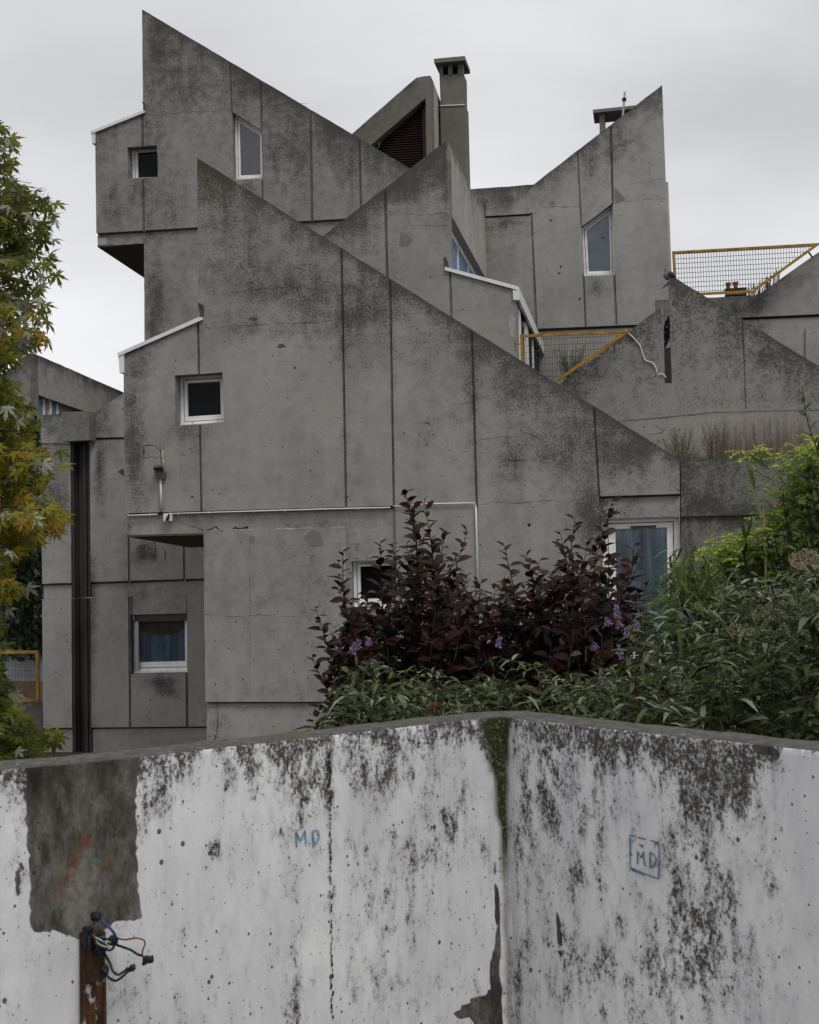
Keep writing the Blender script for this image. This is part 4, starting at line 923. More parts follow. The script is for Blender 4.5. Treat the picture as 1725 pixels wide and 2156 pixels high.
# ---------- E: finned wall at right
SE = Front(23.8)
blkE = thing('terrace_wall', 'lichen-speckled concrete terrace wall with two pointed fins and a narrow slot between them', 'wall', P(1450, 1000, 23.8))
outE = X(SE, (1090, 875.2), (1186.7, 802.9), (1389, 648.5), (1396.5, 645.8), (1400.6, 806.5), (1415, 806.5), (1407.8, 576), (1725, 771), (1900, 880), (2700, 866), (2700, 1300), (1090, 1300))
blE = [(1330, 700, 50, 30, .2), (1540, 700, 40, 60, .2), (1600, 760, 60, 30, .2), (1440, 640, 20, 60, .2), (1500, 600, 40, 30, .2), (1480, 900, 140, 22, -.5), (1620, 900, 160, 30, -.35), (1560, 950, 200, 30, -.1), (1410, 830, 14, 60, -.25)]
mb = MB()
slab(mb, SE, outE, .28, regions=[gv(SE, 1563.6, 668, 1571, 862, .012, .012), (X(SE, (1090, 905), (1420, 876), (1500, 868), (1900, 858), (1990, 900), (2710, 885), (2710, 1320), (1090, 1320)), .008)], grid=.15,
     dirt=dirt_fn(SE, [(1090, 875, 1389, 648.5, .35, .55), (1407, 576, 1900, 880, .35, .55)], blE, 0, 51), medge=0)
rb(SE, [(1330, 885), (1400, 880), (1470, 872), (1600, 866), (1730, 862)], .012, 1, 1, .008, d=.006)
rb(SE, [(1365, 915), (1400, 905), (1380, 895)], .02, 2, 2, .01, d=.005)
for i, x in enumerate((1433, 1446, 1490, 1531, 1544, 1602, 1655, 1663, 1700)): rb(SE, [(x, 872), (x + 2, 872 + 20 + 30*((i*7) % 5)/5)], .012 + .01*((i*3) % 4)/4, 3, 10 + i, .008, d=.005)
mb.build('finned_wall', [M['conc_e'], M['line'], M['crack'], M['patchpale']], blkE)
mb = MB(); S = Front(24.35); strip(mb, S, X(S, (1330, 760), (1405, 733), (1440, 725), (1500, 760), (1600, 840), (1600, 1200), (1330, 1200)), 0, 1.5); mb.build('inner_wall', [M['conc']], blkE)
mb = MB(); mb.box((P(1270, 968, 21.4).x, 21.36, -.8), (P(2700, 968, 21.4).x, 23.8, P(1500, 972, 21.4).z - .10)); mb.build('planter_soil', [M['soil']], blkE)
nv = thing('navy_panel', 'small dark navy metal sheet standing behind the slot between the two fins', 'panel', P(1405, 735, 24.6)); S = Front(24.3)
mb = MB(); strip(mb, S, X(S, (1408, 664), (1414, 664), (1416, 690), (1414, 705), (1399, 738), (1396, 700), (1399, 684)), 0, .02); mb.build('sheet', [M['navy']], nv)
for x, y in ((1404, 688), (1400, 700), (1401, 719)): mb = MB(); c = S.px(x, y); strip(mb, S, [(c[0] - .008, c[1] - .01), (c[0] + .008, c[1] - .006), (c[0] + .008, c[1] + .01), (c[0] - .006, c[1] + .01)], 0, -.01); mb.build('rivet', [M['flash']], nv)

# ---------- G: far right roof parapet
SG = Front(27.0)
blkG = thing('roof_parapet', 'dark streaked concrete roof parapet at far right under the yellow railing, rising to the right', 'wall', P(1650, 800, 27.0))
mb = MB()
slab(mb, SG, X(SG, (1380, 632), (1590, 621.5), (1600, 618), (1725, 530), (1900, 405), (2300, 396), (2300, 1000), (1380, 1000)), .35, regions=[(X(SG, (1400, 676), (1562, 669.3), (1910, 654), (1910, 1010), (1400, 1010)), .05), (X(SG, (1697, 690), (1910, 684), (1910, 1010), (1700, 1010)), .0), gv(SG, 1400, 678, 1910, 656, .03, .16)], grid=.25,  # level groove tinted dark as the shadow below the parapet ledge
     dirt=dirt_fn(SG, [(1380, 632, 1595, 621, .3, .35), (1597, 620, 1900, 405, .3, .45)], [(1560, 650, 50, 22, .7), (1610, 630, 24, 30, .5), (1600, 690, 30, 18, .6), (1680, 600, 40, 20, .2)], 0, 61), medge=0)
mb.build('parapet_wall', [M['conc']], blkG)
body(27, [(1380, 660), (1590, 650), (1900, 430), (1900, 1000), (1380, 1000)], 27.35, 31, 'block_body', M['conc'], blkG, 1.0)

# ---------- L: left wing with the drain channel
SL = Front(24.7)
blkL = thing('apartment_block', 'concrete wing with a blackened drain channel and a blue-curtained window', 'building', P(230, 1560, 24.7))
outL = X(SL, (87, 874), (131, 872), (199.7, 869), (258, 830), (380, 742), (560, 742), (560, 1740), (91, 1740))
winL = [(273, 1294), (393.4, 1291), (394.4, 1416.6), (275, 1419.6)]
chan = X(SL, (148, 931), (189, 929), (194, 1740), (153, 1740))
chan_in = X(SL, (148, 931), (189, 929), (194, 1733), (153, 1733))
regsL = [(X(SL, (80, 800), (570, 700), (570, 903), (260, 921), (199, 922.5), (199, 936), (80, 932.5)), -.03),
         (X(SL, (80, 1229.8), (270, 1225), (570, 1214), (570, 1246), (393, 1252), (393.5, 1292), (273, 1295), (271.5, 1257), (80, 1262)), .06),
         (X(SL, (80, 1533.5), (570, 1528.5), (570, 1760), (80, 1760)), .06),
         gv(SL, 80, 1231.6, 570, 1215.6, .024, .15), gv(SL, 80, 1535, 570, 1530.2, .022, .15), gv(SL, 199, 924, 262, 922.5, .022, .1),  # level grooves put the ledges' shadow lines into shape and colour
         gv(SL, 271, 1120, 272.2, 1228, .025), gv(SL, 387.2, 1120, 388.6, 1224, .025), gv(SL, 272.4, 1256, 274.6, 1532, .03), gv(SL, 392.4, 1252, 394.6, 1531, .03)]
blL = [(302, 1165, 20, 22, 1.0), (325, 1175, 10, 22, .5), (330, 1436, 40, 18, .95), (350, 1455, 30, 16, .5), (208, 990, 8, 70, .7), (215, 1060, 10, 60, .4), (115, 1030, 26, 60, .5), (125, 1090, 26, 60, .35), (240, 950, 26, 30, .35), (195, 1350, 7, 260, .7), (230, 1450, 60, 90, -.2), (115, 1400, 40, 120, -.2), (110, 900, 30, 26, .4), (226, 895, 26, 26, .4), (310, 1255, 60, 24, .3), (140, 1050, 10, 60, .2)]
mb = MB()
slab(mb, SL, outL, .42, holes=[X(SL, *winL), chan_in], regions=regsL, grid=.16, dirt=dirt_fn(SL, [(87, 874, 131, 872, .3, .6), (199, 869, 380, 742, .3, .6)], blL, 0, 71), medge=0)
rb(SL, [(87, 932), (115, 931), (146, 929)], .012, 3, 1, .004, d=-.004)
rb(SL, [(325, 1142), (326, 1180)], .03, 2, 5, .01); rb(SL, [(348, 1158), (348, 1180)], .014, 2, 6, .005)
rb(SL, [(283, 1262), (287, 1280), (283, 1292)], .012, 2, 7, .012, d=.057); rb(SL, [(372, 1262), (376, 1272), (370, 1284)], .012, 2, 8, .01, d=.057); rb(SL, [(341, 1262), (342, 1275)], .01, 2, 9, .01, d=.057)
rb(SL, [(87, 1262.4), (180, 1259), (270, 1257)], .012, 3, 10, .004, d=-.004); rb(SL, [(394, 1252), (432, 1251)], .012, 3, 11, .004, d=-.004); rb(SL, [(150, 1552), (185, 1553), (120, 1558)], .012, 2, 12, .008, d=.057)
mb.build('facade_wall', [M['conc_l'], M['line'], M['crack'], M['patchpale'], M['patch']], blkL)
body(24.7, [(88, 876), (131, 874), (199.7, 871), (258, 832), (380, 744), (560, 744), (560, 1740), (91, 1740)], 25.12, 27.9, 'block_body', M['conc_l'], blkL, .8)
mb = MB(); x0, z1 = chan[0]; x1, _ = chan[1]; z0 = chan[2][1]; wd = x1 - x0
def cb(a, b, d0, d1, m=0, ztop=z1): strip(mb, SL, [(x0 + wd*a, z0), (x0 + wd*b, z0), (x0 + wd*b, ztop), (x0 + wd*a, ztop)], d0, d1, m)
cb(0, 1, .30, .35); cb(.0, .16, .02, .30); cb(.55, .74, .06, .30); cb(.82, .97, .04, .30); cb(.16, .22, .12, .30)
mb.build('drain_channel', [M['wet']], blkL)
mb = MB(); cxp = x0 + wd*.40; mb.tube([SL.at(cxp, z1 + .02, .2), SL.at(cxp, z0, .2)], .07, 12); mb.build('downpipe', [M['wet']], blkL, smooth=True)
mb = MB(); S = Front(24.36); a = X(S, (131, 867.5), (188, 865.5), (188.3, 926.5), (131.5, 929)); mb.prism([S.at(*p) for p in a], [S.at(*p, .30) for p in a]); h_ = mb.build('rainwater_head', [M['conc_f']], blkL)
wL, oL, _ = window(blkL, SL, winL, [.14, .11, .19, .09], .20, ('curt_navy', 1), 'square window with blue curtain, tan cloth and roller shutter box', sill=True)
mb = MB(); strip(mb, SL, X(SL, (276, 1294.5), (391.5, 1291.5), (391.8, 1307.5), (276.5, 1310)), .17, .12); mb.build('roller_box', [M['lamp']], wL)
mb = MB()
for q_ in ([(275.4, 1293.5), (392, 1290.4), (392, 1292.2), (275.4, 1295.2)], [(275.4, 1294), (277.4, 1294), (278.2, 1307), (276, 1307)], [(390.2, 1291), (392, 1291), (392, 1303), (390.4, 1303)]): strip(mb, SL, X(SL, *q_), .14, .10)
for q_ in ([(279.4, 1309), (285.6, 1309), (286.2, 1411), (280.4, 1412)], [(387.6, 1306), (392.4, 1306), (393, 1409), (388.4, 1410)]): strip(mb, SL, X(SL, *q_), .19, .13)
mb.build('shutter_rail', [M['alu']], wL)
mb = MB(); pr = None; tlp, trp = SL.px(287, 1308), SL.px(388, 1306)
for j in range(25):
    t = j/24; xx = tlp[0] + (trp[0] - tlp[0])*t; zt_ = tlp[1]; zb_ = zt_ - .17 - .10*math.sin(math.pi*min(1, t*1.15))**.6
    q_ = (mb.vert(SL.at(xx, zt_, .247)), mb.vert(SL.at(xx, zb_, .248 + .003*math.sin(t*20))))
    if pr: mb.face((pr[0], pr[1], q_[1], q_[0]))
    pr = q_
mb.build('tan_cloth', [M['curt_tan']], wL, smooth=True)

# ---------- M: far left block
SM = Front(29.0)
blkM = thing('apartment_block', 'concrete block half hidden by the maple tree, its sloping parapet over blue panels', 'building', P(20, 1300, 29.0))
mb = MB(); slab(mb, SM, X(SM, (-260, 970), (0, 791), (61, 743), (64, 743), (70, 1740), (-260, 1740)), .4, grid=.3, dirt=dirt_fn(SM, [(-260, 970, 64, 742, .5, .8)], [], .1, 81), medge=0); mb.build('gable_wall', [M['conc_b']], blkM)
UM = SM.px(64, 743)[0]; SN = Side(UM - .002); a = X(SN, (64.5, 743), (259, 825.4), (300, 843), (300, 907), (176, 865), (69.4, 829)); a[0] = (29.4, a[0][1]); a[5] = (29.4, a[5][1])
mb = MB(); slab(mb, SN, a, .10, grid=.3, dirt=dirt_fn(SN, [(64, 742, 300, 843, .5, 1.0)], [(200, 810, 30, 10, .3), (120, 775, 20, 10, .3)], -.12, 83), medge=0); mb.build('side_parapet', [M['conc_side']], blkM)
mb = MB(); Sx = Side(UM - .125); wz = lambda w, dz=0: a[5][1] + (a[4][1] - a[5][1])*(w - a[5][0])/(a[4][0] - a[5][0]) + .25 + dz
def mm(w0, w1, d0, d1, m, zb=-1.5, dz=0): strip(mb, Sx, [(w0, zb), (w1, zb), (w1, wz(w1, dz)), (w0, wz(w0, dz))], d0, d1, m)
wx = lambda x, y: Sx.px(x, y)[0]
mm(29.4, wx(90, 850), .0, .04, 2); mm(wx(90, 850), wx(92, 850), -.03, .04, 1); mm(wx(92, 850), wx(104, 850), .02, .04, 3); mm(wx(104, 850), wx(106.5, 850), -.03, .04, 1); mm(wx(106.5, 850), wx(118, 850), 0, .04, 2); mm(wx(118, 850), wx(120.5, 850), -.03, .04, 1); mm(wx(120.5, 850), wx(124, 850), .03, .05, 0); mm(wx(124, 850), wx(150, 858), .02, .04, 3); mm(wx(150, 858), 36, .02, .04, 2)
wM = mb.build('window', [M['room'], M['white'], M['bluepane'], M['pinkcurt']], blkM); wM['label'] = 'window strip of blue panels and pinkish curtains'
mb = MB(); mb.prism([(UM - 6, 29.4, -3), (UM - .20, 29.4, -3), (UM - .20, 29.4, wz(29.4)), (UM - 6, 29.4, 2)], [(UM - 6, 36, -3), (UM - .20, 36, -3), (UM - .20, 36, wz(36)), (UM - 6, 36, 2)]); mb.build('block_body', [M['conc_b']], blkM)
lw = thing('garden_wall', 'pale blue-white and tan wall seen through the yellow railing at the lower left edge', 'wall', P(40, 1450, 28.0))
Sq = Front(28.2); M['palewall'] = plain('pale_blue_painted_wall', (.30, .33, .36), .85, .2, 4, grime=.4); M['tanwall'] = plain('tan_brick_band', (.20, .14, .09), .9, .25, 10)
mb = MB(); strip(mb, Sq, X(Sq, (-260, 1368), (120, 1368), (120, 1434), (-260, 1434)), 0, .3, 0); strip(mb, Sq, X(Sq, (-260, 1434.2), (120, 1434.2), (120, 1700), (-260, 1700)), 0, .3, 1); mb.build('wall_panel', [M['palewall'], M['tanwall']], lw)
Sq = Front(25.6); mb = MB(); strip(mb, Sq, X(Sq, (-260, 1482), (88, 1480), (90, 1740), (-260, 1740)), 0, .5, 0); mb.build('low_kerb_wall', [M['conc_f']], lw)

# ================================================================== RAILINGS
def railing(label, W, outer, pw, sv_, sh_, mesh_ang=0, extra=None, tube=.0055):
    S = Front(W); o = X(S, *outer); t = thing('mesh_railing', label, 'railing', P(*outer[0], W), 'yellow mesh railings')
    mb = MB(); ring(mb, S, o, inset(o, pw), -.025, .025)
    if extra:
        for (x0, y0, x1, y1, hw) in extra: strip(mb, S, seg_rect(S.px(x0, y0), S.px(x1, y1), hw), -.01, .01)
    mb.build('frame', [M['railing']], t)
    inn = inset(o, pw*.6); xs = [p[0] for p in inn]; zs_ = [p[1] for p in inn]; mb = MB()
    def spans(c, axis):
        r = []
        for i in range(len(inn)):
            a, b = inn[i], inn[(i + 1) % len(inn)]
            if (a[axis] > c) != (b[axis] > c): f = (c - a[axis])/(b[axis] - a[axis]); r.append(a[1 - axis] + f*(b[1 - axis] - a[1 - axis]))
        r.sort(); return list(zip(r[::2], r[1::2]))
    x = min(xs) + sv_*.6
    while x < max(xs):
        for z0, z1 in spans(x, 0): mb.prism([S.at(x - tube*.5, z0, -tube*.5), S.at(x + tube*.5, z0, -tube*.5), S.at(x + tube*.5, z0, tube*.5), S.at(x - tube*.5, z0, tube*.5)], [S.at(x - tube*.5, z1, -tube*.5), S.at(x + tube*.5, z1, -tube*.5), S.at(x + tube*.5, z1, tube*.5), S.at(x - tube*.5, z1, tube*.5)])
        x += sv_
    z = min(zs_) + sh_*.5
    while z < max(zs_):
        for x0, x1 in spans(z, 1): mb.prism([S.at(x0, z - tube*.5, tube*.6), S.at(x0, z + tube*.5, tube*.6), S.at(x0, z + tube*.5, tube*1.6), S.at(x0, z - tube*.5, tube*1.6)], [S.at(x1, z - tube*.5, tube*.6), S.at(x1, z + tube*.5, tube*.6), S.at(x1, z + tube*.5, tube*1.6), S.at(x1, z - tube*.5, tube*1.6)])
        z += sh_
    mb.build('wire_mesh', [M['mesh']], t); return t
railing('yellow mesh railing against the sky, on the roof parapet with the flowerpots', 26.6, [(1415.3, 529.4), (1730, 511.5), (1592.4, 611.2), (1590, 615.5), (1421, 624)], .045, .05, .09, tube=.0085)
railing('yellow mesh railing in the middle of the building, beside the white-edged low roof', 23.5, [(1095.6, 704.6), (1332, 694.5), (1172, 806), (1140, 830), (1099, 832)], .048, .0425, .105, extra=[(1083, 724.5, 1097, 724, .008), (1085, 716, 1085.5, 738, .012)])
railing('yellow mesh railing at the lower left edge behind the maple leaves', 25.4, [(-120, 1371), (81.5, 1369.8), (82.5, 1477), (-120, 1479)], .055, .036, .10, extra=[(64, 1476, 64.5, 1486, .014)])
mb = MB()
S = Front(26.62); tl_ = MB(); tl_.tube([P(1702, 529, 26.62), P(1710.5, 541, 26.75)], .018, 6); 
st = thing('railing_bracket', 'short black steel bracket between the far right railing and the parapet', 'bracket', P(1706, 535, 26.7)); tl_.build('bracket_arm', [M['black']], st)

# ================================================================== SMALL THINGS ON THE FACADES
cp = thing('cable_conduit', 'long thin white conduit running along the ledge of the front block, then down', 'conduit', P(560, 1072, 20.97))
mb = MB(); dz_ = -.0
def cw(x, y, d=20.99): return P(x, y, d)
mb.tube([cw(269, 1085.5), cw(332, 1083)], .011, 8); mb.tube([cw(361, 1081.5), cw(560, 1075.5), cw(700, 1071.5), cw(822, 1068.5)], .011, 8); mb.tube([cw(829, 1066.5, 20.96), cw(900, 1061, 20.96), cw(998, 1059, 20.96)], .011, 8)
mb.tube([cw(1002.5, 1067, 20.96), cw(1004, 1130, 20.96), cw(1008, 1300, 20.96)], .013, 8); mb.build('pipe_run', [M['pvc']], cp, smooth=True)
for x, y in ((316, 1083.6), (376, 1081), (439, 1079), (535, 1076.3), (600, 1074.4), (755, 1070.3)): c = cw(x, y); mb = MB(); mb.box((c.x - .006, c.y - .016, c.z - .016), (c.x + .006, c.y + .016, c.z + .016)); mb.build('clip', [M['pvc']], cp)
mb = MB(); mb.tube([cw(998, 1059, 20.96), cw(1001, 1061, 20.96), cw(1002.5, 1067, 20.96)], .008, 6); mb.build('elbow', [M['pvc']], cp)
jb = thing('junction_box', 'small white junction box with peeling black front, at the ledge below the floodlight', 'junction box', P(351, 1088, 20.97))
S = Front(20.94); mb = MB(); strip(mb, S, X(S, (343.5, 1081.2), (359, 1079.6), (361, 1082), (361, 1096.5), (345, 1097.5), (343.8, 1093)), 0, .07); mb.build('casing', [M['pvc']], jb)
mb = MB(); strip(mb, S, X(S, (357, 1080.6), (358, 1087), (356, 1096.4), (348, 1096.6), (351, 1089), (355, 1082)), -.004, .0); mb.build('torn_front', [M['black']], jb)
fl = thing('floodlight', 'weathered floodlight on the front gable, above a short upright pipe, beside exposed rebar', 'floodlight', P(335, 990, 20.9))
def z6(x, y): return ((400 + x/6.159)*.7303, (1250 + y/6.159)*.7303)
S = Front(20.9); mb = MB(); strip(mb, S, X(S, z6(283, 680), z6(462, 675), z6(460, 795), z6(288, 803)), 0, .08); mb.build('ballast_box', [M['lampglass']], fl)
mb = MB(); a = [P(*z6(250, 608), 20.72), P(*z6(410, 592), 20.72), P(*z6(445, 668), 20.86), P(*z6(285, 670), 20.86)]; b = [P(*z6(300, 560), 20.98), P(*z6(420, 552), 20.98), P(*z6(455, 640), 20.98), P(*z6(300, 655), 20.98)]; mb.prism(a, b); mb.build('lamp_head', [M['lamp']], fl)
vp = thing('vertical_conduit', 'short upright white pipe between the floodlight and the junction box', 'conduit', P(340, 1030, 20.97))
mb = MB(); mb.tube([P(*z6(391, 800), 20.96), P(*z6(399, 1335), 20.96)], .018, 8); mb.build('pipe', [M['pvc']], vp, smooth=True)
mb = MB(); mb.tube([P(*z6(398, 1335), 20.96), P(*z6(400, 1400), 20.96), P(*z6(402, 1450), 20.96)], .006, 6); mb.tube(curve([P(*z6(405, 1400), 20.95), P(*z6(450, 1370), 20.93), P(*z6(455, 1330), 20.93), P(*z6(420, 1335), 20.94)]), .003, 5); mb.build('lead', [M['cableblack']], vp)
f2 = thing('floodlight', 'small wedge-shaped floodlight sticking out past the left edge of the front block', 'floodlight', P(255, 995, 21.3))
mb = MB(); mb.prism([P(247.8, 993, 21.2), P(260.5, 985.5, 21.2), P(262, 1003.5, 21.2)], [P(249, 994, 21.5), P(260.5, 985.5, 21.5), P(262, 1004, 21.5)]); mb.build('lamp_head', [M['lamp']], f2)
wc = thing('loose_cable', 'loose white cable trailing down the left fin of the speckled terrace wall', 'cable', P(1360, 740, 23.77))
def z3(x, y): return (1095.5 + .3649*x, 146.06 + .3649*y)
mb = MB(); mb.tube(curve([P(*z3(x, y), 23.775) for x, y in [(610, 1500), (618, 1515), (650, 1545), (690, 1590), (708, 1640), (722, 1675), (765, 1695), (785, 1725), (790, 1752)]]), .010, 6); mb.tube(curve([P(*z3(x, y), 23.775) for x, y in [(796, 1762), (815, 1757), (832, 1765), (842, 1778)]]), .009, 6); mb.build('cable_run', [M['cable']], wc, smooth=True)
# pots
def z9(x, y): return (1446 + .16173*x, 496.6 + .16173*y)
zp = P(1548, 622.5, 27.15).z
cr8 = thing('planter_crate', 'dark slatted planter crate holding two terracotta pots behind the far right railing', 'crate', (P(1550, 620, 27.15).x, 27.15, zp))
S = Front(27.1); mb = MB(); a = X(S, z9(500, 682), z9(775, 665), z9(770, 742), z9(505, 760)); zb_ = zp
for i in range(7): x0 = a[0][0] + (a[1][0] - a[0][0])*(i + .05)/7; x1 = x0 + (a[1][0] - a[0][0])/7*.72; strip(mb, S, [(x0, zb_ - .0), (x1, zb_), (x1, a[0][1] - .03), (x0, a[0][1] - .03)], 0, .02)
strip(mb, S, [(a[0][0], a[0][1] - .045), (a[1][0], a[0][1] - .03), (a[1][0], a[0][1]), (a[0][0], a[0][1] - .005)], -.01, .22); strip(mb, S, [(a[0][0], zb_), (a[1][0], zb_), (a[1][0], zb_ + .025), (a[0][0], zb_ + .025)], -.01, .22); mb.build('crate_body', [M['crate']], cr8)
for i, (x0, x1, y0, y1, lb) in enumerate([(507, 583, 608, 682, 'left terracotta pot, browner, on the dark crate'), (598, 682, 600, 676, 'right terracotta pot, redder, on the dark crate')]):
    c0 = P(*z9((x0 + x1)/2, y1), 27.2); top_ = P(*z9((x0 + x1)/2, y0), 27.2).z; r = (P(*z9(x1, y0), 27.2).x - P(*z9(x0, y0), 27.2).x)/2
    pt = thing('flower_pot', lb, 'flower pot', c0, 'terracotta pots'); h = top_ - c0.z; mb = MB(); rings = []
    for rr, zz_ in ((r*.62, 0), (r*.84, h*.68), (r, h*.68), (r, h), (r*.88, h), (r*.8, h*.6)):
        rings.append([mb.vert((c0.x + rr*math.cos(j*math.pi/9), c0.y + rr*math.sin(j*math.pi/9), c0.z + zz_)) for j in range(18)])
    for a_, b_ in zip(rings, rings[1:]):
        for j in range(18): mb.face((a_[j], a_[(j + 1) % 18], b_[(j + 1) % 18], b_[j]))
    mb.face(rings[0][::-1]); mb.face(rings[-1]); mb.build('pot', [plain('terracotta_%d' % i, ((.22, .095, .05), (.33, .10, .045))[i], .85, .2, 20)], pt)

# pigeon on the tip of the right fin
def z1b(x, y): return (1358.4 + .08467*x, 511.2 + .08467*y)
W_ = 23.86; bird = thing('pigeon', 'grey wood pigeon crouching on the pointed tip of the right fin, head to the left', 'bird', P(*z1b(600, 800), W_))
M['feather'] = plain('grey_feathers', (.115, .115, .120), .8, .25, 40); M['featherdark'] = plain('dark_grey_feathers', (.040, .040, .045), .8, .3, 40); M['featherwhite'] = plain('white_neck_patch', (.50, .50, .50), .8, .1)
def blobtube(pts, rs, mat, name, n=10, flat=.8):
    mb = MB(); P_ = curve(pts, 4); rr = []
    for i in range(len(P_)):
        t = i/(len(P_) - 1)*(len(rs) - 1); j = min(int(t), len(rs) - 2); rr.append(rs[j] + (rs[j + 1] - rs[j])*(t - j))
    rings = []
    for i, p in enumerate(P_):
        d = (P_[min(i + 1, len(P_) - 1)] - P_[max(i - 1, 0)]).normalized(); a_ = Vector((0, 1, 0)); b_ = d.cross(a_).normalized()
        rings.append([mb.vert(p + a_*math.cos(k_*2*math.pi/n)*rr[i]*flat + b_*math.sin(k_*2*math.pi/n)*rr[i]) for k_ in range(n)])
    for q, w in zip(rings, rings[1:]):
        for k_ in range(n): mb.face((q[k_], q[(k_ + 1) % n], w[(k_ + 1) % n], w[k_]))
    mb.face(rings[0][::-1]); mb.face(rings[-1]); return mb.build(name, [mat], bird, smooth=True)
bp = lambda x, y, w=W_: P(*z1b(x, y), w)
blobtube([bp(488, 672), bp(512, 668), bp(535, 690), bp(545, 750), bp(570, 800), bp(640, 830), bp(720, 860), bp(765, 868)], [.012, .030, .036, .040, .075, .085, .066, .035, .012], M['feather'], 'body')
blobtube([bp(575, 740, W_ - .06), bp(640, 770, W_ - .07), bp(710, 820, W_ - .06), bp(765, 860, W_ - .04)], [.02, .045, .035, .008], M['featherdark'], 'wing')
blobtube([bp(548, 690, W_ - .035), bp(558, 700, W_ - .04)], [.013, .013], M['featherwhite'], 'neck_patch')
blobtube([bp(492, 678), bp(478, 686)], [.009, .002], M['featherdark'], 'beak')
# broken flap hanging left of the fin tip
fp = thing('metal_flap', 'bent dark metal flap hanging off the fin tip below the pigeon', 'flap', bp(540, 1040)); S = Front(23.85)
mb = MB(); strip(mb, S, X(S, z1b(580, 965), z1b(580, 1045), z1b(500, 1095), z1b(440, 1138), z1b(425, 1130), z1b(480, 1060), z1b(540, 1010), z1b(568, 970)), 0, .02); mb.build('sheet', [M['lamp']], fp)

# ================================================================== PLANTS
rnd = random.Random(11)
def rv(r=1.0): return Vector((rnd.uniform(-r, r), rnd.uniform(-r, r), rnd.uniform(-r, r)))
def frame(d, nrm):
    d = d.normalized(); s = d.cross(nrm)
    if s.length < 1e-4: s = d.cross(Vector((.3, .8, .5)))
    s.normalize(); return d, s, s.cross(d).normalized()
def leaf(mb, p, d, nrm, L, Wd, lv, curl=.15, fold=.25, kind='ovate'):
    d, s, n = frame(d, nrm); V = lambda x, y, z: mb.vert(p + d*(x*L) + s*(y*Wd) + n*(z*L), lv=lv)
    if kind in ('ovate', 'lance'):
        xs = ((.30, .48), (.66, .42)) if kind == 'ovate' else ((.22, .40), (.58, .40))
        c = lambda x: -curl*x*x
        b = V(0, 0, 0); t = V(1, 0, c(1)); mid = []; lf = []; rt = []
        for x, w in xs:
            z = c(x); mid.append(V(x, 0, z)); h = fold*w*Wd/L; lf.append(V(x, w, z + h)); rt.append(V(x, -w, z + h))
        for sd, fl_ in ((lf, 0), (rt, 1)):
            fs = [(b, mid[0], sd[0]), (mid[0], mid[1], sd[1], sd[0]), (mid[1], t, sd[1])]
            for f in fs: mb.face(f[::-1] if fl_ else f)
    elif kind == 'small':
        b = V(0, 0, 0); mb.face((b, V(.45, .5, .04), V(1, 0, -curl*.6), V(.45, -.5, .04)))
    elif kind == 'maple':
        c = V(.18, 0, 0); out = []
        for ang, r in MAPLE:
            a = math.radians(ang); x, y = r*math.cos(a), r*math.sin(a); out.append(V(.18 + x*.86, y*.95*L/Wd if False else y*.95, -curl*r*r - abs(y)*fold*.6))
        for i in range(len(out) - 1): mb.face((c, out[i], out[i + 1]))
MAPLE = [(-165, .16), (-128, .50), (-112, .36), (-104, .58), (-88, .30), (-76, .20), (-62, .52), (-55, .48), (-48, .86), (-38, .52), (-30, .50), (-20, .20), (-12, .52), (-11, .74), (-5, .70), (0, 1.0), (5, .70), (11, .74), (12, .52), (20, .20), (30, .50), (38, .52), (48, .86), (55, .48), (62, .52), (76, .20), (88, .30), (104, .58), (112, .36), (128, .50), (165, .16)]
def interp(tab, x):
    if x <= tab[0][0]: return tab[0][1]
    for (a, b), (c, d) in zip(tab, tab[1:]):
        if x <= c: return b + (d - b)*(x - a)/(c - a)
    return tab[-1][1]
def walk(path, step):
    """points and tangents every step along a polyline"""
    out = []; acc = 0
    for a, b in zip(path, path[1:]):
        L = (b - a).length; d = (b - a)/max(L, 1e-6); t = acc
        while t < L: out.append((a + d*t, d)); t += step
        acc = t - L
    return out

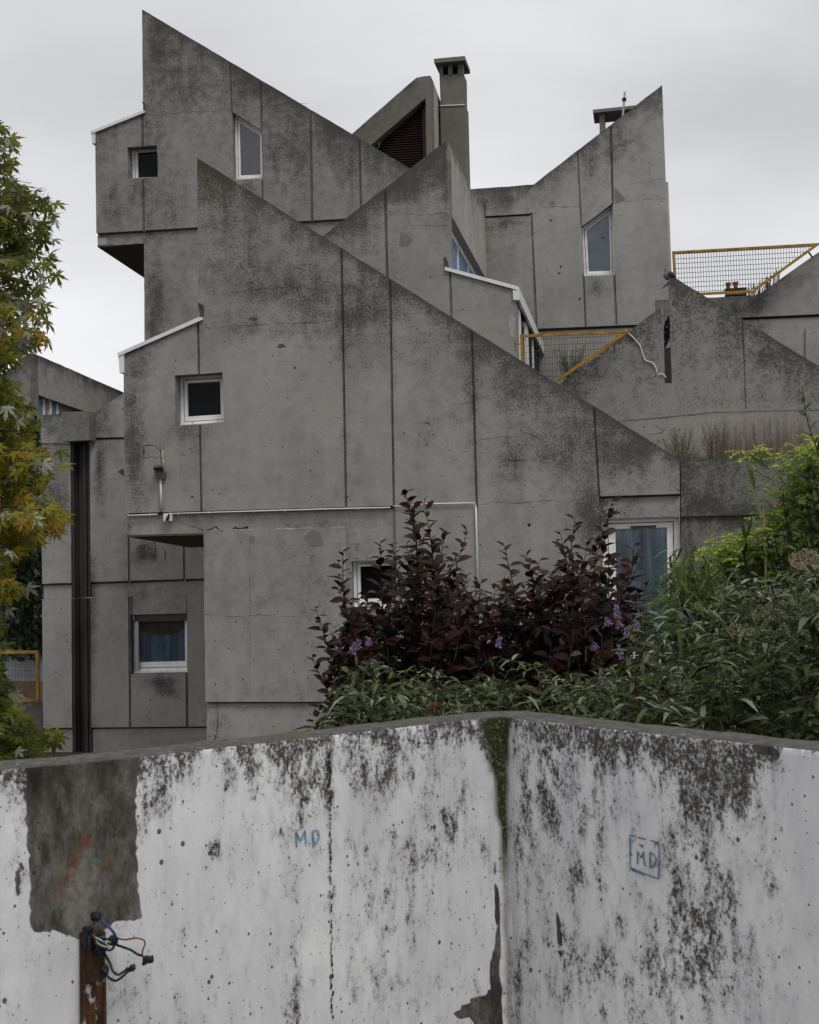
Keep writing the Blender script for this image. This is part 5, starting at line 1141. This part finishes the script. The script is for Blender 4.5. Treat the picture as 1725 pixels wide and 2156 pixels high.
# ---- purple-leaved shrubs
M['purple'] = leafmat('maroon_leaves', [(0, (.010, .006, .006)), (.45, (.030, .014, .011)), (.78, (.055, .020, .014)), (.9, (.052, .036, .034)), (1, (.11, .095, .09))], .5, .14, .12)
def purple(label, xc, tips, x0, x1, env, nfill, seed):
    global rnd; rnd = random.Random(seed)
    t = thing('purple_leaved_shrub', label, 'shrub', P(xc, 1900, 9.6)); t['group'] = 'purple-leaved shrubs'; st = MB(); lf = MB()
    base = P(xc, 2050, 9.7); base.z = GZ
    def shoot(tx, ty, W, strong):
        tip = P(tx, ty, W); L = rnd.uniform(.9, 1.5); bx = tx + (xc - tx)*rnd.uniform(.25, .5) + rnd.uniform(-90, 90)*(0 if strong and ty < 1200 else 1); low = P(bx, ty + rnd.uniform(200, 430), W + rnd.uniform(-.1, .6))
        mid = tip.lerp(low, .5) + Vector((rnd.uniform(-.09, .09), rnd.uniform(-.1, .1), .03)); path = curve([low, mid, tip], 7)
        st.tube(path, .007, 5, r2=.002)
        if strong: st.tube([base.lerp(low, .0) + rv(.1), base.lerp(low, .5) + rv(.1), low], .014, 5, r2=.007)
        ang = rnd.uniform(0, 6.28)
        for i, (p, d) in enumerate(walk(path, rnd.uniform(.024, .036))):
            if i < 4 and not strong: continue
            ang += 2.4; s_ = Vector((math.cos(ang), math.sin(ang)*.8, .25)); up = min(1, i/12)
            dist_tip = (p - tip).length; sz = (.058 + .042*min(1, dist_tip/.22))*rnd.uniform(.75, 1.25)
            dd = (s_ + d*.45 + rv(.4) + Vector((0, 0, rnd.uniform(-.5, .3)))).normalized()
            leaf(lf, p + s_*.004, dd, Vector((0, 0, 1)) + rv(.55) + Vector((0, -.35, 0)), sz, sz*rnd.uniform(.5, .62), min(1, max(0, rnd.gauss(.38, .25))), rnd.uniform(.1, .35), .35)
    for tx, ty in tips: shoot(tx, ty, rnd.uniform(9.2, 9.9), True)
    for i in range(nfill):
        tx = rnd.uniform(x0, x1); e = interp(env, tx); ty = e + abs(rnd.gauss(0, 1))*90 + rnd.uniform(0, 40)
        if ty > 1560: ty = rnd.uniform(e, 1560)
        shoot(tx, ty, rnd.uniform(9.2, 10.3), rnd.random() < .2)
    for i in range(nfill*24):                                       # leaves inside the crown
        tx = rnd.uniform(x0 - 10, x1 + 10); e = interp(env, tx) + 30; ty = rnd.uniform(e, 1600)
        if ty < e + 130 and rnd.random() < .75 - (ty - e)/400: continue
        p = P(tx, ty, rnd.uniform(9.5, 10.6)); sz = rnd.uniform(.07, .105)
        leaf(lf, p, rv() + Vector((0, 0, -.2)), Vector((0, -.3, 1)) + rv(.7), sz, sz*.56, min(1, max(0, rnd.gauss(.28, .2))), .2, .3)
    st.build('stems', [M['stem']], t); o = lf.build('foliage', [M['purple']], t, fix=False, smooth=False)
purple('purple-leaved shrub whose tallest shoots cross the white conduit and a small window', 900,
       [(851, 1031), (894, 1052), (801, 1139), (826, 1143), (722, 1157), (711, 1234), (664, 1276), (937, 1119), (984, 1117), (868, 1060), (657, 1384), (675, 1476), (690, 1530), (700, 1440), (960, 1170), (700, 1330)], 700, 1030,
       [(640, 1420), (700, 1330), (745, 1240), (800, 1210), (850, 1120), (905, 1105), (950, 1170), (1000, 1205), (1040, 1230)], 74, 21)
purple('purple-leaved shrub in front of the tall blue-curtained door, right of the central one', 1190,
       [(1060, 1142), (1107, 1166), (1211, 1090), (1180, 1123), (1293, 1049), (1282, 1075), (1364, 1228), (1335, 1146), (1350, 1180), (1135, 1180), (1255, 1160), (1240, 1135)], 1035, 1350,
       [(1030, 1230), (1060, 1200), (1110, 1200), (1160, 1170), (1210, 1150), (1250, 1180), (1290, 1130), (1330, 1200), (1360, 1270), (1390, 1420)], 70, 22)

# ---- buddleia with lance-shaped leaves
M['buddleia'] = leafmat('grey_green_leaves', [(0, (.006, .012, .004)), (.4, (.028, .041, .012)), (.60, (.066, .088, .030)), (.80, (.120, .142, .082)), (1, (.20, .235, .17))], .6, .20, .10)
M['floret'] = leafmat('lilac_florets', [(0, (.12, .085, .16)), (1, (.30, .22, .36))], .7, .1)
M['seed'] = leafmat('brown_seed_heads', [(0, (.03, .018, .010)), (1, (.075, .042, .022))], .9, .0)
M['tanseed'] = leafmat('pale_tan_seed_heads', [(0, (.13, .10, .06)), (1, (.32, .25, .17))], .9, .1)
def panicle(mb, c, d, L, r, n, sz):
    d = d.normalized()
    for i in range(n):
        t = rnd.random(); rr = r*(1 - t*.8)*rnd.uniform(.4, 1); a = rnd.uniform(0, 6.28); s_ = d.cross(Vector((.2, 1, .1))).normalized(); u_ = s_.cross(d)
        p = c + d*(t*L) + (s_*math.cos(a) + u_*math.sin(a))*rr; leaf(mb, p, rv(), rv(), sz, sz*.8, rnd.random(), 0, 0, 'small')
def buddleia(label, xb, W0, W1, x0, x1, env, n, seed, ymax=1560, leafL=(.078, .135), lvm=.50):
    global rnd; rnd = random.Random(seed); t = thing('buddleia_bush', label, 'shrub', (P(xb, 1900, W0).x, (W0 + W1)/2, GZ)); t['group'] = 'buddleia bushes'; st = MB(); lf = MB()
    for i in range(n):
        tx = rnd.uniform(x0, x1); e = interp(env, tx); ty = e + (rnd.random()**1.3)*(ymax - e); W = rnd.uniform(W0, W1)
        lean = rnd.choice((-1, 1))*rnd.uniform(.2, 2.2); tip = P(tx, ty, W); low = tip + Vector((-lean*.20 + rnd.uniform(-.1, .1), rnd.uniform(-.15, .3), -rnd.uniform(.28, .6))); mid = tip.lerp(low, .45) + Vector((-lean*.03, 0, .07))
        path = curve([low, mid, tip], 5); st.tube(path, .0024, 4, r2=.0014)
        sgn = rnd.uniform(0, 3.14); pts = walk(path, rnd.uniform(.036, .056)); m_ = len(pts)
        for j, (p, d) in enumerate(pts):
            sgn += 1.57; f = j/max(1, m_ - 1); L = rnd.uniform(*leafL)*(1 - .55*max(0, f - .55)/.45)
            for q in (0, math.pi):
                if rnd.random() < .12: continue
                s_ = Vector((math.cos(sgn + q), math.sin(sgn + q)*.9, rnd.uniform(-.55, .25))) + rv(.25); dd = s_ + d*(.35 + .8*max(0, f - .6))
                lv = min(1, max(0, rnd.gauss(lvm + (.30 if f > .90 else 0), .25)))
                leaf(lf, p, dd, Vector((0, -.15, 1)) + rv(.35), L, L*rnd.uniform(.24, .33), lv, rnd.uniform(.2, .8), .45, 'lance')
    for i in range(n*9):
        tx = rnd.uniform(x0, x1); e = interp(env, tx) + 45; ty = rnd.uniform(e, ymax + 60); L = rnd.uniform(*leafL)
        leaf(lf, P(tx, ty, W1 + rnd.uniform(-.2, .5)), rv() + Vector((0, 0, -.4)), Vector((0, -.3, 1)) + rv(.5), L, L*.30, min(1, max(0, rnd.gauss(lvm - .16, .15))), rnd.uniform(.1, .5), .4, 'lance')  # back leaves take darker tones to paint the shade in the gaps
    return t, st, lf
M['dullstem'] = plain('dull_green_stem', (.045, .055, .025), .9, .3, 30)  # darker green, so the stems stand out less
t, st, lf = buddleia('low buddleia with long drooping leaves before the purple shrubs, behind the white wall', 980, 6.2, 7.4, 745, 1270, [(740, 1410), (800, 1372), (850, 1400), (900, 1392), (960, 1400), (1000, 1375), (1080, 1385), (1150, 1410), (1270, 1400)], 120, 31)
for (x, y, L) in ((742, 1376, .05), (752, 1366, .04), (775, 1358, .03), (1050, 1362, .05)):
    fm = MB(); panicle(fm, P(x, y, 6.6), Vector((.2, 0, 1)), L, .018, 150, .010); fm.build('flower_panicle', [M['floret']], t, fix=False)
for (x, y) in ((790, 1345), (900, 1345)): fm = MB(); panicle(fm, P(x, y + 10, 6.8), Vector((-.2, 0, 1)), .06, .02, 120, .011); fm.build('seed_head', [M['seed']], t, fix=False)
st.build('stems', [M['dullstem']], t); lf.build('foliage', [M['buddleia']], t, fix=False)
t, st, lf = buddleia('largest buddleia, with many lilac and brown flower spikes, right of the purple shrubs', 1480, 5.4, 8.2, 1240, 1950, [(1235, 1455), (1270, 1400), (1330, 1375), (1390, 1340), (1450, 1250), (1520, 1240), (1580, 1230), (1640, 1250), (1690, 1190), (1950, 1160)], 425, 32, 1600, lvm=.47)
for i, (x, y, L, r, W) in enumerate(((1302, 1302, .075, .022, 7.2), (1283, 1318, .04, .026, 7.2), (1306, 1322, .03, .024, 7.2), (1320, 1338, .03, .018, 7.2), (1309, 1388, .07, .016, 7.0), (1268, 1442, .07, .019, 6.8), (1276, 1460, .03, .016, 6.8), (1343, 1322, .03, .018, 7.0), (1446, 1302, .025, .022, 7.0), (1373, 1398, .05, .022, 6.9), (1254, 1366, .03, .02, 7.2))):
    fm = MB(); panicle(fm, P(x, y, W), Vector((rnd.uniform(-.3, .1), 0, 1)), L, r, 170, .010); fm.build('flower_panicle', [M['floret']], t, fix=False)
for x, y, L, W in ((1350, 1420, .16, 6.4), (1345, 1520, .16, 5.8), (1285, 1380, .06, 6.8), (1310, 1480, .05, 6.2), (1640, 1420, .10, 6.0), (1258, 1400, .05, 7), (1400, 1470, .06, 6), (1700, 1480, .06, 5.8)):
    fm = MB(); panicle(fm, P(x, y, W), Vector((rnd.uniform(-.2, .2), 0, 1)), L, .034, 420, .010); fm.build('seed_head', [M['seed']], t, fix=False)
st.build('stems', [M['dullstem']], t); lf.build('foliage', [M['buddleia']], t, fix=False)
t, st, lf = buddleia('pale-leaved buddleia with tan seed heads, between the balcony door and the bright climber', 1480, 8.4, 9.6, 1400, 1800, [(1390, 1200), (1440, 1180), (1500, 1165), (1560, 1190), (1640, 1230), (1700, 1160), (1800, 1130)], 120, 33, 1500, lvm=.56)
fm = MB()
for x, y, r in ((1625, 1295, 40), (1655, 1275, 26), (1700, 1185, 40), (1440, 1430, 24), (1455, 1455, 22), (1430, 1458, 18), (1560, 1330, 26), (1590, 1345, 22), (1680, 1330, 30), (1705, 1260, 24), (1640, 1350, 18)):
    for i in range(int(r*r*.5)):
        a = rnd.uniform(0, 6.28); q = r*math.sqrt(rnd.random()); p = P(x + q*math.cos(a), y + q*.55*math.sin(a) - .012*q*q*.3, rnd.uniform(7.4, 8.2)); leaf(fm, p, rv() + Vector((0, 0, .6)), rv(), .014, .006, rnd.random(), 0, 0, 'small')
fm.build('seed_heads', [M['tanseed']], t, fix=False); st.build('stems', [M['dullstem']], t); lf.build('foliage', [M['buddleia']], t, fix=False)

# ---- bamboo
M['bamboo'] = leafmat('bamboo_leaves', [(0, (.022, .042, .008)), (.6, (.065, .105, .022)), (.9, (.13, .17, .045)), (1, (.24, .21, .05))], .5, .25)
rnd = random.Random(44); t = thing('bamboo', 'bamboo clump with narrow drooping leaves overlapping the right side of the balcony door', 'bamboo', (P(1430, 1900, 8.3).x, 8.3, GZ)); st = MB(); lf = MB()
for i in range(46):
    tx, ty = rnd.uniform(1412, 1505), rnd.uniform(1132, 1290); tip = P(tx, ty, rnd.uniform(7.9, 8.6)); low = Vector((P(1450, 1900, 8.3).x + rnd.uniform(-.2, .2), tip.y + .1, GZ)); path = curve([low, low.lerp(tip, .6) + Vector((.1, 0, .1)), tip], 6); st.tube(path, .007, 5, r2=.002)
    for p, d in walk(path, .035):
        if p.z < tip.z - .9: continue
        for j in range(2): leaf(lf, p + rv(.03), Vector((rnd.uniform(-1, .7), rnd.uniform(-.6, .4), rnd.uniform(-.7, .15))), Vector((0, -.3, 1)) + rv(.4), rnd.uniform(.09, .16), rnd.uniform(.012, .019), min(1, max(0, rnd.gauss(.5, .22))), .35, .3, 'lance')
st.build('canes', [M['cane']], t); lf.build('foliage', [M['bamboo']], t, fix=False)
t = thing('bamboo', 'single tall pale bamboo cane with a few broad leaves in front of the blackened parapet', 'bamboo', (P(1600, 1900, 10.6).x, 10.6, GZ)); st = MB(); lf = MB()
st.tube(curve([Vector((P(1620, 1900, 10.6).x, 10.6, GZ)), P(1612, 1180, 10.6), P(1603, 1090, 10.6), P(1585, 1010, 10.6), P(1577, 965, 10.6)], 8), .011, 7, r2=.007); st.tube([P(1585, 1400, 10.7), P(1573, 1240, 10.7), P(1571, 1140, 10.7)], .005, 5); st.tube([P(1610, 1150, 10.65), P(1592, 1060, 10.65), P(1575, 985, 10.65)], .004, 5)
for x, y, x2, y2, w, lv in ((1577, 985, 1592, 1032, .042, .25), (1580, 962, 1624, 988, .045, .1), (1572, 968, 1522, 1006, .014, .6), (1571, 1140, 1560, 1085, .034, .3), (1572, 1135, 1586, 1080, .032, .55), (1571, 1148, 1550, 1165, .018, .95), (1586, 1030, 1560, 1046, .012, .5), (1590, 1062, 1540, 1075, .012, .6), (1600, 1130, 1575, 1140, .012, .5), (1589, 1010, 1556, 1014, .010, .7)):
    a, b = P(x, y, 10.58), P(x2, y2, 10.5); L = (b - a).length; leaf(lf, a, b - a, Vector((.1, -1, .5)), L, w, lv, .12, .3, 'lance')
st.build('canes', [M['cane']], t); lf.build('foliage', [M['bamboo']], t, fix=False)

# ---- bright green climber with feathered leaves
M['wisteria'] = leafmat('bright_green_leaflets', [(0, (.030, .060, .006)), (.5, (.13, .205, .014)), (.8, (.24, .31, .026)), (1, (.40, .44, .07))], .5, .3)
def pinnate(lf, st, p, d, L, lvm, sz=.052):
    end = p + d.normalized()*L + Vector((0, 0, -.22*L)); path = curve([p, p.lerp(end, .5) + Vector((0, 0, .05*L)), end], 4); st.tube(path, .0016, 3)
    for j, (q, dd) in enumerate(walk(path, .024)):
        side = dd.cross(Vector((0, 0, 1)))
        if side.length < 1e-3: continue
        side.normalize()
        for sg in (-1, 1): leaf(lf, q, side*sg + dd*.6 + rv(.15), Vector((0, -.2, 1)) + rv(.3), sz*rnd.uniform(.8, 1.25), sz*.42, min(1, max(0, rnd.gauss(lvm, .16))), .25, .2, 'ovate')
rnd = random.Random(55); t = thing('climbing_wisteria', 'bright green climber with feathered leaves, one yellow-green shoot reaching left over the parapet', 'climber', (P(1700, 1900, 11.2).x, 11.2, GZ)); st = MB(); lf = MB()
env = [(1490, 1180), (1520, 1150), (1560, 1130), (1600, 1110), (1632, 1060), (1648, 990), (1672, 955), (1700, 935), (1820, 880)]; lowr = [(1490, 1205), (1560, 1215), (1640, 1220), (1700, 1215), (1820, 1215)]
for i in range(900):
    x = 1815 - 320*rnd.random()**1.5 if rnd.random() < .6 else rnd.uniform(1500, 1760); a = interp(env, x); b = interp(lowr, x); y = a + (b - a)*rnd.random()
    p = P(x, y, rnd.uniform(10.6, 12.0)); pinnate(lf, st, p, Vector((rnd.uniform(-1, .4), rnd.uniform(-.8, .3), rnd.uniform(-.3, .5))), rnd.uniform(.12, .22), .42 + (.25 if y < a + 50 else -.12))
for i in range(26):
    x = rnd.uniform(1540, 1800); st.tube(curve([Vector((P(1740, 1900, 11.4).x, 11.5, GZ)), P(x + 40, 1300, 11.5), P(x, interp(env, x) + 20, 11.3)], 5), .006, 5, r2=.003)
br = [P(1740, 925, 11), P(1700, 950, 10.9), P(1650, 985, 10.8), P(1620, 1010, 10.7), P(1590, 1035, 10.7), P(1573, 1045, 10.7)]; st.tube(curve(br), .005, 5, r2=.002); br2 = [P(1760, 990, 11), P(1710, 1010, 10.9), P(1640, 1015, 10.8), P(1590, 990, 10.7)]; st.tube(curve(br2), .003, 4)
for x, y in ((1700, 950), (1680, 962), (1660, 975), (1640, 990), (1620, 1005), (1600, 1022), (1585, 1036), (1715, 942)):
    for j in range(3): pinnate(lf, st, P(x, y, 10.8), Vector((rnd.uniform(-1, 1), rnd.uniform(-.6, .2), rnd.uniform(-.3, .4))), rnd.uniform(.07, .13), .55, .026)
for x, y in ((1575, 950), (1590, 945), (1600, 955), (1560, 948), (1610, 948), (1620, 958), (1635, 962), (1640, 955), (1575, 960), (1590, 940), (1700, 945), (1716, 925)):
    for j in range(3): pinnate(lf, st, P(x, y, 10.7), Vector((rnd.uniform(-1, .8), rnd.uniform(-.5, .1), rnd.uniform(-.3, .2))), rnd.uniform(.07, .12), .93, .036)
st.build('stems', [M['greenstem']], t); lf.build('foliage', [M['wisteria']], t, fix=False)
M['laurel'] = leafmat('dark_glossy_leaves', [(0, (.010, .020, .004)), (.5, (.030, .058, .010)), (1, (.075, .115, .022))], .35, .15)
rnd = random.Random(66); t = thing('laurel_shrub', 'dark glossy-leaved shrub whose single upright shoot rises before the speckled terrace wall', 'shrub', (P(1760, 1900, 10.4).x, 10.4, GZ)); st = MB(); lf = MB()
def lshoot(pts, step=.05, L=.085):
    path = curve(pts); st.tube(path, .005, 5, r2=.003); a = 0
    for p, d in walk(path, step): a += 2.2; leaf(lf, p, Vector((math.cos(a), math.sin(a)*.6, .4)) + d*.5, Vector((0, -.5, .8)) + rv(.4), L*rnd.uniform(.7, 1.15), L*.40, min(1, max(0, rnd.gauss(.5, .25))), .15, .3)
lshoot([P(1760, 1050, 10.2), P(1722, 950, 10.2), P(1705, 900, 10.2), P(1695, 860, 10.2), P(1690, 812, 10.2)]); lshoot([P(1800, 1000, 10.3), P(1740, 940, 10.3), P(1728, 900, 10.3)])
lshoot([P(1720, 1180, 10.3), P(1690, 1080, 10.3), P(1660, 1030, 10.3), P(1640, 1000, 10.3)]); 
for i in range(60): x = rnd.uniform(1560, 1790); y = rnd.uniform(interp([(1560, 1150), (1640, 1100), (1660, 1010), (1700, 960), (1790, 900)], x), 1240); lshoot([P(x + 30, y + 120, 10.3), P(x + 10, y + 50, 10.2), P(x, y, 10.1)], .06, .08)
st.build('stems', [M['stem']], t); lf.build('foliage', [M['laurel']], t, fix=False)

# ---- silver maple at the left edge
M['maple'] = leafmat('autumn_maple_leaves', [(0, (.030, .048, .008)), (.30, (.095, .120, .020)), (.50, (.19, .19, .030)), (.68, (.28, .225, .026)), (.83, (.33, .20, .020)), (.90, (.22, .10, .03)), (.93, (.26, .28, .21)), (1, (.38, .40, .33))], .5, .45, .12)
rnd = random.Random(77); t = thing('silver_maple', 'maple tree with green, yellow and orange autumn leaves at the left edge', 'tree', (P(-260, 1900, 11.4).x, 11.4, GZ)); st = MB(); lf = MB()
tr = Vector(t['_b']); trunk = [tr, tr + Vector((.05, 0, 2.2)), tr + Vector((-.05, .05, 4.5)), tr + Vector((.1, 0, 7.2))]; st.tube(curve(trunk), .16, 10, r2=.05)
envm = [(240, -10), (258, 14), (285, 30), (310, 36), (340, 28), (370, 40), (392, 108), (430, 112), (455, 116), (480, 120), (500, 122), (535, 104), (560, 124), (590, 110), (640, 106), (668, 100), (700, 96), (725, 70), (752, 22), (775, 0), (800, 36), (850, 66), (880, 82), (930, 90), (952, 136), (985, 142), (1010, 84), (1050, 110), (1085, 134), (1110, 118), (1140, 70), (1165, 22), (1200, 30), (1240, 60), (1262, 30), (1290, 8), (1320, 10), (1400, 12), (1440, 30), (1480, 30), (1510, 60), (1532, 136), (1555, 120), (1580, 90), (1600, 40)]
def mlv(y, x=0):
    r = rnd.random()
    if r < .11: return rnd.uniform(.94, 1)
    c = interp([(250, .40), (400, .28), (560, .34), (640, .47), (700, .52), (780, .36), (860, .40), (960, .50), (1000, .45), (1090, .57), (1130, .55), (1180, .60), (1240, .52), (1300, .36), (1440, .22), (1600, .20)], y)
    return min(.9, max(0, rnd.gauss(c + .0006*max(0, x), .13)))
def mtwig(a, b, n, sag=.05):
    path = curve([a, a.lerp(b, .5) + Vector((0, 0, sag)), b], 5); st.tube(path, .006, 5, r2=.002)
    for k_ in range(n):
        f = 1 - (rnd.random()**1.4)*.85; i = min(len(path) - 2, int(f*(len(path) - 1))); p = path[i].lerp(path[i + 1], rnd.random()) if f < .97 else b
        d = Vector((rnd.uniform(-.6, 1), rnd.uniform(-1, .5), rnd.uniform(-1.1, .25))).normalized(); pet = p + d*rnd.uniform(.03, .07)
        st.tube([p, pet], .0012, 3); L = rnd.uniform(.105, .155); yy = to_px(pet)
        leaf(lf, pet, d + Vector((0, 0, -.35)), Vector((rnd.uniform(-.6, .6), -.7, .8)) + rv(.45), L, L, mlv(yy[1], yy[0]), rnd.uniform(.1, .45), rnd.uniform(.1, .6), 'maple')
y = 246
while y < 1602:
    xr = interp(envm, y) ; W = rnd.uniform(10.9, 12.2)
    gap = 742 < y < 792 or 1262 < y < 1300 or (1160 < y < 1180) or 1310 < y < 1420
    a = P(-190 + rnd.uniform(-30, 30), y + rnd.uniform(-10, 70), W); b = P(xr - rnd.uniform(8, 20), y, W); mtwig(a, b, 5 if gap else (7 if y < 700 else 10))
    for j in range(3 if not gap else 1):
        f = rnd.uniform(.25, .8); c = a.lerp(b, f); x2 = -150 + (xr + 140)*rnd.uniform(.35, .92); yy = y + rnd.uniform(-34, 40); 
        if x2 > interp(envm, yy) - 10: x2 = interp(envm, yy) - 14
        mtwig(c, P(x2, yy, W + rnd.uniform(-.5, .5)), 6 if y < 700 else 10, .02)
    y += rnd.uniform(9, 15)
for i in range(550):                                                # the fuller crown outside and at the edge
    y = rnd.uniform(230, 1610); xr = interp(envm, y); x = rnd.uniform(-420, min(60, xr - 25)); 
    if 745 < y < 790 or 1310 < y < 1430 and x > -20: continue
    p = P(x, y, rnd.uniform(11.2, 13)); L = rnd.uniform(.085, .13); leaf(lf, p, rv() + Vector((0, 0, -.6)), Vector((0, -.6, .8)) + rv(.6), L, L, mlv(y), rnd.uniform(.1, .4), rnd.uniform(.1, .5), 'maple')
for x0, y0, x1, y1 in ((-60, 1085, 88, 1048), (-40, 690, 60, 640), (95, 430, 102, 405), (-50, 470, 60, 455), (60, 455, 104, 415)): st.tube([P(x0, y0, 11.6), P(x1, y1, 11.6)], .004, 5, r2=.002)
st.build('trunk', [M['bark']], t); lf.build('crown', [M['maple']], t, fix=False)

# ---- dark ivy behind
M['ivy'] = leafmat('shade_dark_ivy_leaves', [(0, (.006, .012, .004)), (.6, (.016, .032, .010)), (1, (.040, .070, .020))], .5, .1)  # leaf greens set very dark to paint the shade the ivy hangs in
rnd = random.Random(88); t = thing('ivy', 'dark ivy covering the shaded wall behind the maple at the left edge', 'climber', P(40, 1400, 27.8)); lf = MB(); st = MB()
for i in range(5200):
    x = rnd.uniform(-160, 100); y = rnd.uniform(870, 1385)
    if y > 1260 and x < 14 + 14*math.sin(y*.05): continue
    if y < 905 and rnd.random() < .6: continue
    p = P(x, y, rnd.uniform(27.7, 28.7)); L = rnd.uniform(.09, .17); leaf(lf, p, rv() + Vector((0, 0, -.9)), Vector((0, -1, .35)) + rv(.5), L, L*.8, rnd.random()**1.5*(.9 if y > 930 else 1), .2, .1)
for i in range(500):
    x = rnd.uniform(0, 88); y = rnd.uniform(880, 1120); p = P(x, y, rnd.uniform(26.2, 27)); L = rnd.uniform(.13, .24); leaf(lf, p, rv() + Vector((0, 0, -.2)), Vector((0, -.6, .8)) + rv(.5), L, L*.42, rnd.random()**.8, .2, .3, 'lance' )
for i in range(7): x = -10 + i*15; st.tube([P(x, 1378, 28.9), P(x + 3, 1300, 28.9), P(x + 8, 1100, 28.9), P(x, 900, 28.9)], .02, 4)
st.build('stems', [M['bark']], t); lf.build('foliage', [M['ivy']], t, fix=False)

# ---- dry weeds on the terrace planter and behind the railing
M['drygrass'] = leafmat('dry_reddish_stalks', [(0, (.045, .033, .025)), (.5, (.13, .095, .07)), (1, (.26, .21, .16))], .9, .2)
M['weedgreen'] = leafmat('olive_weed_leaves', [(0, (.035, .045, .018)), (1, (.10, .115, .05))], .9, .2)
rnd = random.Random(99)
def stalk(mb, x, W, zb, h, w, lv, side=6):
    b = Vector((P(x, 960, W).x, W, zb)); tip = b + Vector((rnd.uniform(-.10, .10)*h, rnd.uniform(-.08, .08), h)); mid = b.lerp(tip, .55) + Vector((rnd.uniform(-.02, .02), 0, 0))
    def q(a, c, wa, wb): mb.face((mb.vert(a - Vector((wa, 0, 0)), lv=lv), mb.vert(a + Vector((wa, 0, 0)), lv=lv), mb.vert(c + Vector((wb, 0, 0)), lv=lv), mb.vert(c - Vector((wb, 0, 0)), lv=lv)))
    q(b, mid, w, w*.8); q(mid, tip, w*.8, w*.4)
    for i in range(side):
        f = rnd.uniform(.35, .98); p = b.lerp(tip, f); e = p + Vector((rnd.uniform(-.05, .05), rnd.uniform(-.03, .03), rnd.uniform(.02, .09)))*(h/.6); q(p, e, w*.45, w*.3)
t = thing('dry_weeds', 'dry reddish-brown weeds growing along the planter of the speckled terrace wall', 'weeds', (P(1560, 968, 22).x, 22.2, P(1560, 968, 22).z)); mb = MB(); zt_ = P(1500, 972, 21.4).z - .10
for i in range(1500):
    x = 1400 + 360*rnd.random()**.8; den = interp([(1400, .35), (1440, .5), (1480, .4), (1520, 1), (1640, 1), (1760, .9)], x)
    if rnd.random() > den: continue
    stalk(mb, x, rnd.uniform(21.5, 23.4), zt_, (.22 + .6*rnd.random()**1.6)*(1.4 if rnd.random() < .08 else 1)*(.7 if x < 1480 else 1), .0019, min(1, max(0, rnd.gauss(.5, .28))), 7)
o = mb.build('stalks', [M['drygrass']], t, fix=False); t['kind'] = 'stuff'
def feathery(label, cx, W, zb, wid, h, n, seed, mat='weedgreen'):
    global rnd; rnd = random.Random(seed); t = thing('feathery_weed', label, 'weed', (P(cx, 960, W).x, W, zb)); st = MB(); lf = MB()
    for i in range(n):
        b = Vector((P(cx, 960, W).x + rnd.uniform(-.08, .08), W, zb)); tip = b + Vector((rnd.uniform(-wid, wid), rnd.uniform(-.15, .15), h*rnd.uniform(.55, 1))); path = curve([b, b.lerp(tip, .5) + Vector((0, 0, .03)), tip], 3); st.tube(path, .0035, 3, r2=.0015)
        for p, d in walk(path, .03):
            for j in range(3): leaf(lf, p, rv() + d, rv(), rnd.uniform(.03, .07), .006, rnd.random(), 0, 0, 'small')
    st.build('stems', [M['greenstem']], t); lf.build('foliage', [M[mat]], t, fix=False)
feathery('tall feathery green weed left of the dry weeds on the planter', 1432, 22.6, zt_, .20, .70, 26, 101); feathery('feathery green weed among the dry weeds, right of the first', 1508, 22.3, zt_, .18, .75, 26, 102)
feathery('low green weed at the left end of the planter where the gable slope meets it', 1452, 21.9, zt_, .25, .28, 24, 104)
zw = P(1215, 830, 24.6).z; feathery('bushy green-brown weed behind the middle yellow railing', 1212, 25.2, zw, .32, .95, 46, 103)
t = thing('dry_weeds', 'sparse dry weed tufts on the far right parapet beside the flowerpots', 'weeds', P(1592, 620, 27.2)); mb = MB(); rnd = random.Random(120)
for i in range(70):
    x = rnd.uniform(1566, 1645); w_ = 27.15; zb_ = P(x, interp([(1560, 622.5), (1600, 618), (1645, 586)], x), w_).z - .03; c = Vector((P(x, 620, w_).x, w_, zb_)); e = c + Vector((rnd.uniform(-.05, .05), 0, rnd.uniform(.08, .26))); lv = rnd.random()*.4
    mb.face((mb.vert(c - Vector((.006, 0, 0)), lv=lv), mb.vert(c + Vector((.006, 0, 0)), lv=lv), mb.vert(e + Vector((.004, 0, 0)), lv=lv), mb.vert(e - Vector((.004, 0, 0)), lv=lv)))
    for j in range(3): p = c.lerp(e, rnd.uniform(.4, 1)); leaf(mb, p, rv(), rv(), .04, .012, lv, 0, 0, 'small')
mb.build('stalks', [M['drygrass']], t, fix=False); t['kind'] = 'stuff'
# fallen maple leaf caught in the bush
t = thing('fallen_leaf', 'single orange fallen maple leaf caught in the front buddleia above the white wall', 'leaf', P(908, 1490, 6.1)); mb = MB(); M['fallen'] = plain('orange_brown_leaf', (.12, .045, .022), .7, .3, 40)
leaf(mb, P(912, 1478, 6.1), Vector((-.1, -.1, -1)), Vector((.2, -1, .2)), .058, .050, 0, .5, .5, 'maple'); mb.build('leaf_blade', [M['fallen']], t, fix=False)
for o in list(scene.objects):
    if '_b' in o: del o['_b']
